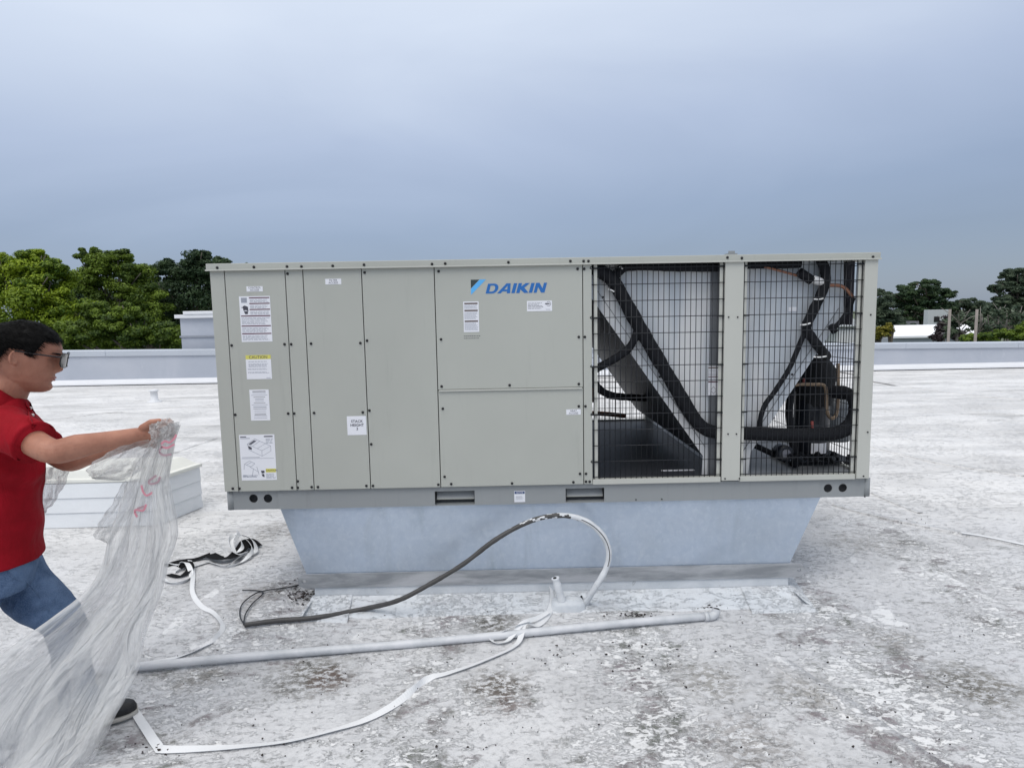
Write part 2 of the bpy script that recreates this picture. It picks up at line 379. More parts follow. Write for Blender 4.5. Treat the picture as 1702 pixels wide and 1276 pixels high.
gm = plain('far_ground', (.09, .11, .06), .9, 0, .3, .2, 0)
gd = MB(); gd.add([(-1500, -300, -5), (1500, -300, -5), (1500, 2500, -5), (-1500, 2500, -5)], [(0, 1, 2, 3)]); tag(gd.build('ground', gm), kind='structure')
# membrane laps: narrow raised strips that end in a feathered edge
def lap(pts, w, parent=nr, h=.005, name='membrane_lap'):
    p = smooth_path([G(*q) for q in pts], 14); mbb = MB(); vs = []; N_ = len(p)
    for i, q in enumerate(p):
        T = (p[min(i+1, N_-1)]-p[max(i-1, 0)]).normalized(); a = Vector((-T.y, T.x, 0))
        j = .012*mn.noise(q*6); j2 = .012*mn.noise(q*7+Vector((9, 0, 0)))
        wob = a*(.010*mn.noise(q*2.5))
        for e, z in ((-.5*w+j, -.012), (-.5*w+.004+j, h), (.5*w-.004+j2, h*.5), (.5*w+j2, -.012)):
            vs.append(q+wob+a*e+Vector((0, 0, z+.002*mn.noise(q*5))))
    mbb.add(vs, [(i*4+k, i*4+k+1, (i+1)*4+k+1, (i+1)*4+k) for i in range(N_-1) for k in range(3)], 0, True)
    return mbb.build(name, roof_m, parent)
lap([(1385, 838), (1450, 855), (1560, 878), (1640, 893), (1760, 921)], .07)
lap([(1440, 815), (1500, 840), (1530, 852)], .05)
lap([(1450, 632), (1560, 650), (1702, 664)], .16)
lap([(60, 700), (200, 684), (355, 672)], .10)
lap([(230, 772), (300, 748), (358, 728)], .07)
lap([(1300, 1100), (1420, 1180), (1560, 1276), (1640, 1330)], .09)
lap([(1445, 740), (1560, 768), (1702, 790)], .10)

# ------------------------------------------------------------------ parapet
def prism(mb, a, b, y_prof, mi=0):
    """profile list of (dy,z) swept from x=a to x=b"""
    n = len(y_prof(0)); vs = []
    K = 24
    for k in range(K+1):
        x = a+(b-a)*k/K; vs += [(x, y, z) for y, z in y_prof(x)]
    fs = [(k*n+i, k*n+(i+1) % n, (k+1)*n+(i+1) % n, (k+1)*n+i) for k in range(K) for i in range(n)]
    fs += [tuple(range(n))[::-1], tuple(K*n+i for i in range(n))]
    return mb.add(vs, fs, mi)
PY = 16.6
def ptop(x): return .86 - .0095*(x+9)
pw = thing('parapet_wall', 'low grey painted parapet wall running behind the rooftop unit', 'parapet wall', (0, PY, 0))
w_ = MB(); prism(w_, -44, 44, lambda x: [(PY, 0), (PY, ptop(x)-.13), (PY+.3, ptop(x)-.13), (PY+.3, -5)]); w_.build('wall', parapet_m, pw)
w_ = MB(); prism(w_, -44, 44, lambda x: [(PY-.04, ptop(x)-.13+.006*mn.noise(Vector((x*1.5, 0, 0)))), (PY-.05, ptop(x)), (PY+.34, ptop(x)+.02), (PY+.34, ptop(x)-.13)]); tag(w_.build('coping', plain('coping_metal', (.50, .535, .59), .45, .2, .08, 1.2, .1), pw))
w_ = MB(); prism(w_, -44, 44, lambda x: [(PY-.16, 0), (PY-.15, .035), (PY-.03, .13), (PY-.002, .13), (PY-.002, 0)]); w_.build('cant_strip', white_m, pw)

for xj in (-10.4, -7.35, 8.9, 10.6, 13.6):
    MB().box((xj, PY-.056, ptop(xj)-.125), (xj+.018, PY+.345, ptop(xj)+.006)).build('coping_joint', bpy.data.materials['coping_metal'], pw)
vq = G(257, 667); vt = thing('pipe_vent', 'small white pipe vent standing on the far roof left of the unit', 'roof vent', tuple(vq))
MB().lathe(tuple(vq), [(.14, -.02), (.13, .01), (.07, .03), (.065, .20), (.085, .205), (.085, .235), (.04, .245)], 18).build('vent_body', white_m, vt)
# block behind parapet on the left
a = P(303, 583, 17.4); b = P(303, 523, 17.4); c2 = P(420, 523, 17.4)
bk = thing('parapet_block', 'pale grey block with white coping rising behind the parapet beside the tall trees', 'parapet block', (a.x, 17.4, 0))
MB().box((a.x, 17.4, -5), (c2.x+6, 20, b.z-.10)).build('wall', parapet_m, bk)
MB().box((a.x-.1, 17.3, b.z-.098), (c2.x+6, 20.1, b.z)).build('coping', white_m, bk, .01)
MB().box((a.x+.15, 17.28, b.z+.002), (a.x+1.0, 18.2, b.z+.09)).build('cap_sheet', white_m, bk, .01)
MB().box((a.x-.03, 17.37, P(303, 561, 17.4).z), (c2.x+6, 17.398, P(303, 558, 17.4).z)).build('trim', plain('trim_grey', (.3, .32, .36)), bk)

# ------------------------------------------------------------------ clad curb box at left
vb = thing('roof_curb_box', 'low white box with lapped metal cladding and a rounded lid left of the rooftop unit', 'roof curb box', (-2.9, 4.9, 0))
n0 = G(264, 872); n1_ = G(336, 842); dirR = (n1_-n0); hh = .355
dirL = Vector((-1, -.02, 0)); L_ = 1.6
q0 = n0; q1 = n1_; q3 = n0+dirL*L_; q2 = q3+dirR
def lapwall(A, B, z0, z1, out):
    mb = MB(); K = 3; 
    for k in range(K):
        za = z0+(z1-z0)*k/K; zb = z0+(z1-z0)*(k+1)/K-.004
        vs = [A+out*.010+Vector((0, 0, za)), B+out*.010+Vector((0, 0, za)), B+out*.002+Vector((0, 0, zb)), A+out*.002+Vector((0, 0, zb)),
              A+Vector((0, 0, za)), B+Vector((0, 0, za)), B-out*.01+Vector((0, 0, zb)), A-out*.01+Vector((0, 0, zb))]
        mb = MB(); mb.add(vs, [(0,1,2,3),(7,6,5,4),(0,4,5,1),(1,5,6,2),(2,6,7,3),(3,7,4,0)]); mb.build('cladding_board', flash_w, vb)
flash_w = plain('box_cladding', (.74, .76, .78), .5, 0, .08, 5, .15)
core = MB(); core.add([*(p_+Vector((0, 0, z)) for z in (0, hh) for p_ in (q0, q1, q2, q3))], [(0,1,2,3),(7,6,5,4),(0,4,5,1),(1,5,6,2),(2,6,7,3),(3,7,4,0)]); core.build('core', plain('box_core', (.3, .31, .32)), vb)
nR = Vector((dirR.y, -dirR.x, 0)).normalized(); lapwall(q0, q1, 0, hh, nR)
lapwall(q3, q0, 0, hh, Vector((.02, -1, 0)).normalized())
lid = MB(); e = .03; c_ = (q0+q1+q2+q3)/4
def ins(p_, s_, z): return c_+(p_-c_)*s_+Vector((0, 0, z))
rings = [(1.03, hh), (1.03, hh+.03), (.97, hh+.035), (.90, hh+.08), (.86, hh+.10)]
vs = [ins(p_, s_, z) for s_, z in rings for p_ in (q0, q1, q2, q3)]
lid.add(vs, [(i*4+k, i*4+(k+1) % 4, (i+1)*4+(k+1) % 4, (i+1)*4+k) for i in range(4) for k in range(4)]+[(0,1,2,3),(16,17,18,19)])
lid.build('lid', plain('box_lid', (.72, .72, .67), .5, 0, .08, 5, .15), vb, .008)

# ------------------------------------------------------------------ rooftop unit
D = 3.44; DEP = 2.02; BK = D+DEP
def sx(x): return x*.93
def sz(z): return 1.6+.93*(z-1.6)
X0, X1 = sx(-1.687), sx(2.181); Z0, Z1 = sz(.585), sz(1.926); ZF = sz(1.888)
UX = thing('rooftop_unit', 'beige rooftop air conditioner with a blue logo and wire guards over its right half', 'air conditioner', ((X0+X1)/2, D+DEP/2, Z0-.1))
def panel(name, x0, x1, z0, z1, mat=cab, y=D, th=.02, lab=None):
    g = .0022
    o = MB().box((x0+g, y, z0+g), (x1-g, y+th, z1-g)).build(name, mat, UX, .0022)
    if lab: o['label'] = lab
    return o
e_ = [-1.687, -1.602, -1.255, -1.153, -.816, -.3975, .4605, .502]; E_ = [sx(q) for q in e_]
zseam = P(850, 646, D).z
MB().box((X0+.03, D+.021, Z0+.01), (sx(.50), BK-.03, Z1-.02)).build('cabinet_core', plain('core_dark', (.03, .03, .032), .8), UX)
pan = [panel('corner_post', E_[0], E_[1], Z0, ZF), panel('control_door', E_[1], E_[2], Z0, ZF), panel('filler_panel', E_[2], E_[3], Z0, ZF),
       panel('filter_door', E_[3], E_[4], Z0, ZF), panel('access_panel', E_[4], E_[5], Z0, ZF), panel('access_panel', E_[5], E_[6], zseam, ZF),
       panel('access_panel', E_[5], E_[6], Z0, zseam-.004), panel('post', E_[6], sx(.502)+.012, Z0, ZF)]
# folded lip between the two stacked panels
MB().box((E_[5]+.006, D-.010, zseam-.007), (E_[6]-.006, D-.001, zseam+.001)).build('drip_lip', cab_light, UX, .001)
# left, back outer skins of the panelled half
panel_l = MB().box((X0+.002, D+.021, Z0), (X0+.022, BK, ZF)).build('end_panel', cab, UX, .002)
panel_b = MB().box((X0+.023, BK-.02, Z0), (sx(.502), BK, ZF)).build('back_panel', cab, UX, .002)
# roof
MB().box((X0-.012, D-.012, ZF), (X1+.006, BK+.012, Z1)).build('top_cover', cab, UX, .003)
MB().box((X0-.014, D-.020, ZF-.004), (X1+.008, D-.013, ZF+.004)).build('drip_edge', cab_light, UX, .001)
# posts of the open half
cl, cR = sx(.521)-.006, sx(1.275)+.003; c2l, c2r = sx(1.405), sx(2.095)
zc = sz(.615)
panel('centre_post', sx(1.286), sx(1.399), Z0+.004, ZF, cab_light, D-.006)
panel('corner_post', sx(2.100), X1, Z0, ZF, cab_light, D-.006)
for x, s_ in ((sx(1.286), -1), (sx(1.399), 1), (sx(2.10), -1), (cl+.008, 1)):   # folded flanges beside the guards
    MB().box((min(x, x+s_*.022), D+.012, Z0+.01), (max(x, x+s_*.022), D+.016, ZF-.003)).build('post_flange', cab_light, UX)
MB().box((X1-.07, D+.016, Z0), (X1-.004, D+.07, ZF)).build('corner_angle', cab, UX)
for x in (sx(.52), X1-.06):
    MB().box((x, BK-.06, Z0), (x+.055, BK, ZF)).build('back_post', cab_light, UX, .002)
MB().box((sx(1.30), BK-.06, Z0), (sx(1.38), BK, ZF)).build('back_post', cab_light, UX, .002)
# sills
MB().box((sx(.515), D+.0, Z0-.002), (sx(1.286)-.002, D+.03, zc)).build('sill', cab_light, UX, .002)
MB().box((sx(1.40), D+.0, Z0-.002), (sx(2.10)-.002, D+.03, zc)).build('sill', cab_light, UX, .002)
MB().box((sx(.53), BK-.03, Z0), (X1-.03, BK-.001, zc)).build('sill', cab_light, UX, .002)
MB().box((X1-.03, D+.075, Z0), (X1-.005, BK-.065, zc)).build('sill', cab_light, UX, .002)
# floors
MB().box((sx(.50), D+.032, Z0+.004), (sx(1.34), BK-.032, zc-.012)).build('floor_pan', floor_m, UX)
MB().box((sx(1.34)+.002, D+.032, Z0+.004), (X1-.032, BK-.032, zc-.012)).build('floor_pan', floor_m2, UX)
MB().box((sx(.50), D+.03, Z0+.03), (sx(.515), BK-.05, ZF)).build('partition', inner, UX)
# wire guards
def guard(x0, x1, z0, z1, plane, at, name='wire_guard', r=.0021, off=0):
    mb = MB(); nV = int(round((x1-x0)/.0295)); nH = int(round((z1-z0)/.0925))
    def pt(u, z, d): return (u, at+d, z) if plane == 'Y' else (at+d, u, z)
    for i in range(nV+1):
        u = x0+(x1-x0)*i/nV; mb.tube([pt(u, z0-.012, 0), pt(u, z1+.012, 0)], r, 6)
    for j in range(nH+1):
        z = z0+.012+(z1-z0-.024)*j/nH; mb.tube([pt(x0-.012, z, -r*1.8), pt(x1+.012, z, -r*1.8)], r*1.05, 6)
        if j % 3 == 1:
            for u, s_ in ((x0, 1), (x1, -1)):
                mb.tube(smooth_path([pt(u-.012*s_, z+.008, -.006), pt(u-.018*s_, z+.002, -.010), pt(u-.012*s_, z-.004, -.008), pt(u+.03*s_, z-.004, -.006)], 4), r*1.3, 6)
    return mb.build(name, wire, UX)
guard(sx(.524), sx(1.283), zc, ZF-.01, 'Y', D+.008)
guard(c2l, c2r, zc, ZF-.01, 'Y', D+.008)
guard(D+.08, BK-.07, zc, ZF-.01, 'X', X1-.018)
guard(sx(.58), sx(1.29), zc, ZF-.01, 'Y', BK-.02)
guard(sx(1.39), X1-.07, zc, ZF-.01, 'Y', BK-.02)

# V coil section: front end plate, two slanted coils
yv = D+.10
def PZ(px, py, Y=yv): q = P(px, py, Y); return (q.x, q.z)
bl = PZ(1192, 788); br = PZ(1240, 772)
plate = [PZ(975, 484), PZ(1168, 757), PZ(1166, 792), PZ(1243, 792), PZ(1247, 752), PZ(1402, 520), PZ(1402, 430), PZ(975, 430)]
shape2d('coil_end_plate', [plate], .004, inner, (0, yv, 0), UX)
A = P(975, 484, yv); B = P(1168, 757, yv)
def slab_(A, B, name, th, out, mat, y1=BK-.09):
    d = (B-A); n_ = Vector((d.z, 0, -d.x)).normalized()*out
    vs = []
    for y in (yv+.004, y1):
        for p_ in (A, B, B+n_*th, A+n_*th): vs.append((p_.x, y, p_.z))
    return MB().add(vs, [(0,1,2,3),(7,6,5,4),(0,4,5,1),(1,5,6,2),(2,6,7,3),(3,7,4,0)]).build(name, mat, UX)
Aext = A+(A-B)*.35; Bf = B.copy()
slab_(Vector((max(Aext.x, sx(.53)), 0, Aext.z)) if Aext.z < ZF-.02 else A+(A-B)*.0, B, 'coil', .07, -1, coilm)
A2 = P(1408, 512, yv); B2 = P(1247, 752, yv); slab_(A2, B2, 'coil', .07, 1, coilm)
# flange seams on the plate: slightly proud strips
MB().bar(A+Vector((.06, -.004, .0)), B+Vector((.012, -.004, .05)), .003, .004, 0, (0, 1, 0)).build('plate_fold', plain('fold', (.2, .21, .22)), UX)
MB().bar(A2+Vector((-.05, -.004, .0)), B2+Vector((-.05, -.004, .0)), .003, .004, 0, (0, 1, 0)).build('plate_fold', bpy.data.materials['fold'], UX)
x_, z_ = PZ(1181, 440); x2_, z2_ = PZ(1178, 790)
MB().box((x_, yv-.03, z2_), (x_+.07, yv-.003, z_)).build('support_channel', plain('support_grey', (.16, .17, .185), .5, .3), UX)
q = P(1110, 450, yv); q2 = P(1150, 600, yv)
# upper end panel of the right side, dark
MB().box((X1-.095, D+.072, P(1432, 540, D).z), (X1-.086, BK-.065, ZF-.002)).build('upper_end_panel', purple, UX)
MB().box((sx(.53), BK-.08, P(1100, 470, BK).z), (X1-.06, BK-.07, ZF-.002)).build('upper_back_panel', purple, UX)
# pipes in bay one
def pipe(name, pts, rpx, mat, Y0=None, n=14, bump=0, parent=UX, sm=8):
    p = smooth_path([P(*q) if len(q) == 3 else P(*q, Y0) for q in pts], sm)
    Ym = sum(q.y for q in p)/len(p)
    return MB().tube(p, rpx*Ym/FPX, n, bump=bump).build(name, mat, parent)
yp = D+.055
pipe('insulated_pipe', [(978, 440), (1000, 452), (1018, 466), (1034, 492), (1058, 535), (1090, 590), (1120, 640), (1150, 690), (1168, 710), (1190, 718), (1240, 720), (1300, 722), (1360, 722), (1395, 718), (1414, 704), (1422, 684), (1421, 664), (1408, 654, D+.12), (1385, 651, D+.2)], 11.5, rubber, yp, bump=.12)
pipe('insulated_pipe', [(1060, 545), (1056, 560), (1044, 580), (1022, 596), (1000, 608), (986, 616), (984, 626, D+.1), (992, 642, D+.15), (1008, 654, D+.25), (1030, 659, D+.4), (1080, 662, D+.9)], 6.5, rubber, yp, bump=.12)
pipe('insulated_pipe', [(1018, 466), (1028, 452), (1040, 444), (1070, 442), (1130, 444), (1200, 444), (1240, 440), (1330, 438)], 7.5, rubber, yp+.01, bump=.12)
for (px, py, s_) in ((1020, 484, 9), (1034, 446, 4)):
    pipe('pipe_tie', [(px-s_, py-3), (px-s_/2, py-2), (px+1, py+1)], 1.2, white_tie, D+.02, 6)
pipe('header_pipe', [(986, 640), (988, 668)], 4, copper, BK-.3)
pipe('header_pipe', [(975, 686), (1010, 688), (1040, 691)], 4, copper, BK-.3)
MB().box(tuple(P(1100, 784, D+.2)), tuple(P(1155, 781, D+.2)+Vector((0, .02, 0)))).build('drain_slot', paper, UX)
# bay two
pipe('insulated_pipe', [(1362, 428), (1370, 445), (1372, 468), (1362, 495), (1350, 520), (1340, 545), (1350, 562), (1362, 578), (1374, 592, D+.2)], 8, rubber, D+.10-.045, bump=.12)
pipe('insulated_pipe', [(1341, 545), (1330, 570), (1312, 612), (1288, 650), (1272, 672), (1264, 695), (1262, 722)], 4.2, rubber, yp, bump=.12)
pipe('liquid_line', [(1240, 436), (1285, 447), (1325, 458)], 2.2, copper, yp)
MB().tube([P(1328, 452, yp), P(1349, 466, yp)], .026, 14).build('filter_drier', rubber, UX)
MB().tube([P(1349, 463, yp), P(1368, 470, yp)], .022, 14).build('drier_body', white_tie, UX)
pipe('liquid_line', [(1374, 474), (1396, 475), (1408, 482), (1418, 495)], 3, copper, yp)
pipe('insulated_pipe', [(1418, 495), (1410, 515), (1396, 535), (1384, 546)], 4, rubber, yp)
MB().tube([P(1380, 541, yp), P(1388, 552, yp)], .018, 12).build('pipe_plug', rubber, UX)
for (x0_, y0_, x1_, y1_) in ((1352, 497, 1369, 496), (1330, 540, 1347, 537), (1352, 593, 1374, 592)):
    pipe('pipe_tie', [(x0_, y0_), ((x0_+x1_)/2, (y0_+y1_)/2+1), (x1_, y1_)], 1.3, white_tie, D+.016, 6)
x_, z_ = PZ(1310, 514); MB().box((x_, yv-.006, z_-.012), (x_+.045, yv-.003, z_+.012)).build('tag', paper, UX)
for px, py in ((1096, 626), (1316, 622), (989, 467), (1002, 494)):
    q = P(px, py, yv); MB().lathe((q.x, yv-.003, q.z), [(.006, 0), (.006, -.004), (.003, -.006)], 10, 0, 'Y').build('screw', screw_m, UX)
# compressor
YC = D+.40; kx = YC/FPX
cc = P(1349, 700, YC); zb = zc-.012
cmp_ = MB().lathe((cc.x, YC, 0), [(.0, zb+.05), (25*kx, zb+.05), (28*kx, zb+.07), (28*kx, P(1352, 645, YC).z), (26*kx, P(1352, 630, YC).z), (20*kx, P(1352, 615, YC).z), (.02, P(1352, 608, YC).z)], 28).build('compressor', comp_m, UX)
jk = MB()
prof = [(29, 672), (31, 655), (32.5, 632), (31, 612), (24, 601), (16, 595), (12, 590)]
jv = []; nn = 28
for r_, py in prof:
    z = P(1352, py, YC).z
    for k in range(nn):
        t = 2*pi*k/nn; rr = r_*kx*(1+.10*mn.noise(Vector((cos(t)*2, sin(t)*2, z*14)))); jv.append((cc.x+.01+rr*cos(t), YC+rr*sin(t), z+.01*mn.noise(Vector((cos(t)*3, sin(t)*3, 5)))))
jk.add(jv, [(i*nn+k, i*nn+(k+1) % nn, (i+1)*nn+(k+1) % nn, (i+1)*nn+k) for i in range(len(prof)-1) for k in range(nn)]+[tuple((len(prof)-1)*nn+k for k in range(nn))], 0, True)
j_ = jk.build('jacket', jacket, cmp_)
bs = MB(); bs.box((cc.x-.19, YC-.16, zb+.022), (cc.x+.19, YC+.16, zb+.032)); bs.build('base_plate', comp_m, cmp_, .003)
for i, j in ((-1, -1), (1, -1), (1, 1), (-1, 1)):
    MB().lathe((cc.x+i*.165, YC+j*.135, zb), [(.024, 0), (.024, .02), (.016, .022), (.016, .05), (.008, .052), (.008, .062)], 12).build('rubber_foot', rubber, cmp_)
lb = MB(); zA, zB = P(1352, 748, YC).z, P(1352, 731, YC).z; nn = 10; rr = 28.3*kx
lv = [(cc.x+rr*cos(t), YC+rr*sin(t), z) for z in (zA, zB) for t in np.linspace(pi*1.36, pi*1.66, nn)]
lb.add(lv, [(i, i+1, nn+i+1, nn+i) for i in range(nn-1)], 0, True); lb.build('rating_label', paper, cmp_)
lb = MB(); zA, zB = P(1352, 712, YC).z, P(1352, 708, YC).z
lv = [(cc.x+rr*cos(t), YC+rr*sin(t), z) for z in (zA, zB) for t in np.linspace(pi*1.36, pi*1.66, nn)]
lb.add(lv, [(i, i+1, nn+i+1, nn+i) for i in range(nn-1)], 0, True); lb.build('rating_label', paper, cmp_)
MB().tube([P(1350, 700, YC-34*kx), P(1350, 714, YC-34*kx)], .008, 8).build('valve_port', plain('valve_red', (.3, .06, .05)), cmp_)
MB().tube([P(1336, 628, YC-40*kx), P(1336, 640, YC-40*kx)], .008, 8).build('valve_port', bpy.data.materials['valve_red'], cmp_)
pipe('discharge_pipe', [(1278, 690), (1296, 668), (1312, 646), (1326, 639), (1350, 639), (1368, 640), (1373, 650), (1374, 680), (1380, 694), (1388, 692), (1392, 676), (1393, 640), (1393, 604)], 3, tan, D+.22)
MB().tube([P(1275, 683, D+.22), P(1282, 696, D+.22)], .022, 12).build('pipe_plug', rubber, UX)
c2_ = P(1388, 700, D+.85)
MB().lathe((c2_.x, D+.85, 0), [(.09, zb+.03), (.10, zb+.05), (.10, c2_.z+.1), (.08, c2_.z+.16), (.02, c2_.z+.18)], 24).build('receiver_tank', plain('tank_grey', (.09, .10, .11), .4), UX)
pipe('floor_pipe', [(1250, 738), (1280, 752), (1305, 764)], 5, rubber, D+.25)
q = P(1303, 752, D+.18)
MB().lathe((q.x, q.y, q.z), [(.030, -.03), (.046, -.028), (.046, .05), (.03, .052)], 18, 0, 'Y').build('fan_motor', comp_m, UX)
MB().lathe((q.x, q.y-.031, q.z), [(.026, .0), (.026, -.003)], 18, 0, 'Y').build('motor_cap', plain('cap_grey', (.25, .25, .28)), UX)
pipe('insulated_pipe', [(1322, 610), (1316, 640), (1312, 690), (1318, 740), (1322, 775)], 6, rubber, D+.2)
for k in range(9):   # clutter of lines and hose ends at the compressor foot
    a_ = (1308+k*9, 762+3*sin(k*2.1)); MB().tube(smooth_path([P(*a_, D+.12+.02*k), P(a_[0]+6, a_[1]-7, D+.14), P(a_[0]+13, a_[1]+3, D+.13+.02*k)], 4), .006+.002*(k % 3), 7).build('oil_line', rubber, UX)

# screws
sc_me = MB().lathe((0, 0, 0), [(.0075, .0), (.0075, -.0015), (.0055, -.002), (.0055, -.006), (.003, -.007)], 10, 0, 'Y').mesh('screw', screw_m)
SC = [(361,445),(422,444),(477,443),(501,443),(553,442),(605,440),(718,439),(740,438),(845,436),(948,434),(970,434),(978,434),(1209,428),(1233,429),(1451,427)]
SP = [(478,455),(606,453),(729,451),(960,447),(971,447),(385,574),(473,572),(484,572),(517,571),(599,570),(610,566),(733,564),(962,560),(972,560),(391,689),(479,687),(489,687),
      (522,686),(603,685),(614,682),(617,738),(734,642),(847,640),(962,638),(736,679),(962,675),(973,675),(739,792),(728.6,805),(750,804),(851,803),(953,801),(964,787),(974,787),(974,800),(980,800),
      (387,811.5),(398,811.5),(485.5,810),(495,810),(495,799.5),(518,809),(528.5,809),(609,807),(620,807)]
SS = [(1211,527),(1226,527),(1210,721),(1224,721),(1205,795),(1229,795),(1447,523),(1442,718),(1435,791)]
uw = UX.location
for lst, dy, s_ in ((SC, -.012, 1), (SP, 0, 1), (SS, -.006, .6)):
    for px, py in lst:
        q = P(px, py, D+dy); o = bpy.data.objects.new('screw', sc_me); C.objects.link(o); o.parent = UX; o.location = q-uw; o.scale = (s_, 1, s_)
q = P(1215, 420, D); lg = MB(); lg.box((q.x-.02, D+.0, Z1+.001), (q.x+.035, D+.05, Z1+.008)); lg.box((q.x-.01, D+.01, Z1+.008), (q.x+.025, D+.014, Z1+.022)); lg.build('lifting_bracket', rail_m, UX)

# stickers
def sticker(name, x0, y0, x1, y1, items=(), mat=paper, y=D, lab=None):
    A_ = P((x0+x1)/2, (y0+y1)/2, y); w = (x1-x0)*y/FPX; h = (y1-y0)*y/FPX
    mb = MB(); mats = [mat, inkd, ink, maroon, yellow, navy, brown]
    mb.box((A_.x-w/2, y-.0012, A_.z-h/2), (A_.x+w/2, y+.0002, A_.z+h/2), 0)
    for it in items:
        if it[0] == 'r':      # rectangle in 0..1 units, origin top-left
            _, a_, b_, c_, d_, mi = it
            mb.box((A_.x-w/2+a_*w, y-.0016, A_.z+h/2-d_*h), (A_.x-w/2+c_*w, y-.0010, A_.z+h/2-b_*h), mi)
        elif it[0] == 't':
            _, s_, a_, b_, size, mi, bold = it
            v_, f_ = text_mesh(s_, size*h, mat, (A_.x-w/2+a_*w, y-.0018, A_.z+h/2-b_*h), bold)
            mb.add(v_, f_, mi)
        elif it[0] == 'p':
            _, pl, mi = it
            vs = [(A_.x-w/2+a_*w, y-.0018, A_.z+h/2-b_*h) for a_, b_ in pl]
            mb.add(vs, [tuple(range(len(vs)))[::-1]], mi)
        elif it[0] == 'l':
            _, a_, b_, c_, d_, mi, wd = it
            mb.bar((A_.x-w/2+a_*w, y-.0016, A_.z+h/2-b_*h), (A_.x-w/2+c_*w, y-.0016, A_.z+h/2-d_*h), wd, .0006, mi, (0, 1, 0))
    o = mb.build(name, mats, UX)
    if lab: o['label'] = lab
    return o
def lines(a, b, c, d, n, mi=2, th=.4, jit=.2):
    o = []; r_ = random.Random(int(a*100+b*1000+n))
    for i in range(n):
        y_ = b+(d-b)*(i+.5)/n; hh_ = (d-b)/n*th/2; e2 = c-(c-a)*jit*r_.random()
        x = a
        while x < e2-.01:
            l_ = r_.uniform(.05, .16); o.append(('r', x, y_-hh_, min(x+l_, e2), y_+hh_, mi)); x += l_+.02
    return o
sticker('sticker', 410, 476, 436.5, 484.5, [('t', 'CONTROL', .5, .28, .5, 1, 0), ('t', 'ACCESS', .5, .73, .5, 1, 0)], lab='small white CONTROL ACCESS sticker')
sticker('sticker', 541, 463.5, 567, 472.5, [('t', 'FILTER', .5, .28, .5, 1, 0), ('t', 'ACCESS', .5, .73, .5, 1, 0)], lab='small white FILTER ACCESS sticker')
sticker('sticker', 941, 680, 965.5, 689, [('t', 'HEAT', .5, .28, .5, 1, 0), ('t', 'ACCESS', .5, .73, .5, 1, 0)], lab='small white HEAT ACCESS sticker')
its = []
for b_ in (.035, .16, .29): its += [('r', .32, b_-.012, .98, b_+.012, 3)]
for b_ in (.43, .65, .82): its += [('r', .03, b_-.012, .98, b_+.012, 3)]
its += lines(.34, .06, .96, .14, 3) + lines(.34, .19, .96, .27, 3)+lines(.34, .32, .96, .41, 3)+lines(.04, .46, .96, .62, 6)+lines(.04, .68, .96, .80, 5)+lines(.04, .85, .96, .97, 5)
its += [('r', .06, .03, .25, .14, 2), ('p', [(.10, .22), (.17, .20), (.27, .23), (.28, .33), (.20, .30), (.12, .31)], 1), ('p', [(.13, .32), (.27, .33), (.25, .39), (.17, .39)], 1), ('l', .06, .24, .2, .27, 1, .003)]
sticker('sticker', 400, 493, 450.5, 567.5, its, lab='large white warning sticker with maroon rules')
sticker('sticker', 409.5, 590, 451, 630, [('r', 0, 0, 1, .17, 4), ('t', 'CAUTION', .5, .09, .17, 1, .0002)]+lines(.1, .24, .9, .30, 1)+lines(.1, .34, .9, .50, 4)+lines(.06, .54, .94, .62, 2)+lines(.06, .68, .94, .76, 2)+[('r', .78, .94, .95, .96, 2)], lab='yellow headed CAUTION sticker')
its = []; r_ = random.Random(3)
for k in range(15):
    w_2 = r_.choice((.22, .34, .42, .3)); its += [('r', .5-w_2, .05+k*.062, .5+w_2, .05+k*.062+(.022 if k % 4 == 0 else .012), 1 if k % 3 == 0 else 2)]
sticker('sticker', 416, 647, 448, 699, its, lab='narrow white instruction sticker')
its = [('r', .03, .035, .2, .055, 1), ('r', .03, .07, .3, .085, 2), ('r', .7, .03, .95, .055, 1)]+lines(.75, .08, .97, .2, 4)
for a_, b_, c_, d_ in ((.22, .20, .44, .09), (.44, .09, .88, .25), (.88, .25, .62, .35), (.62, .35, .22, .20), (.28, .22, .5, .11), (.5, .30, .75, .19), (.36, .25, .58, .14), (.22, .2, .26, .33), (.26, .33, .62, .47), (.62, .47, .62, .35), (.62, .47, .88, .36), (.88, .36, .88, .25),
                       (.1, .64, .25, .57), (.25, .57, .4, .63), (.4, .63, .28, .7), (.28, .7, .1, .64), (.16, .66, .3, .6), (.1, .64, .08, .76), (.25, .7, .5, .82), (.35, .75, .3, .92), (.45, .7, .5, .88), (.04, .9, .3, .93), (.05, .88, .4, .91)):
    its.append(('l', a_, b_, c_, d_, 2, .0016))
its += [('p', [(.26, .2), (.42, .12), (.48, .14), (.32, .22)], 1), ('p', [(.24, .24), (.34, .28), (.34, .33), (.26, .31)], 1), ('r', .05, .49, .55, .5, 2), ('r', .03, .515, .95, .522, 2),
        ('r', .7, .75, .99, .83, 4), ('t', 'CAUTION', .86, .79, .055, 1, .0001), ('p', [(.56, .79), (.66, .79), (.66, .84), (.58, .85)], 1), ('p', [(.57, .87), (.64, .86), (.66, .93), (.6, .92)], 1)]+lines(.7, .85, .97, .97, 5)+lines(.03, .88, .5, .94, 2)
sticker('sticker', 399.5, 721, 458.5, 799, its, lab='white sticker with line drawing of the unit')
sticker('sticker', 577, 691, 609, 723, [('t', 'STACK', .52, .28, .20, 1, .0004), ('t', 'HEIGHT', .52, .48, .20, 1, .0004), ('t', '3', .52, .68, .20, 1, .0004)], lab='square white STACK HEIGHT 3 sticker')
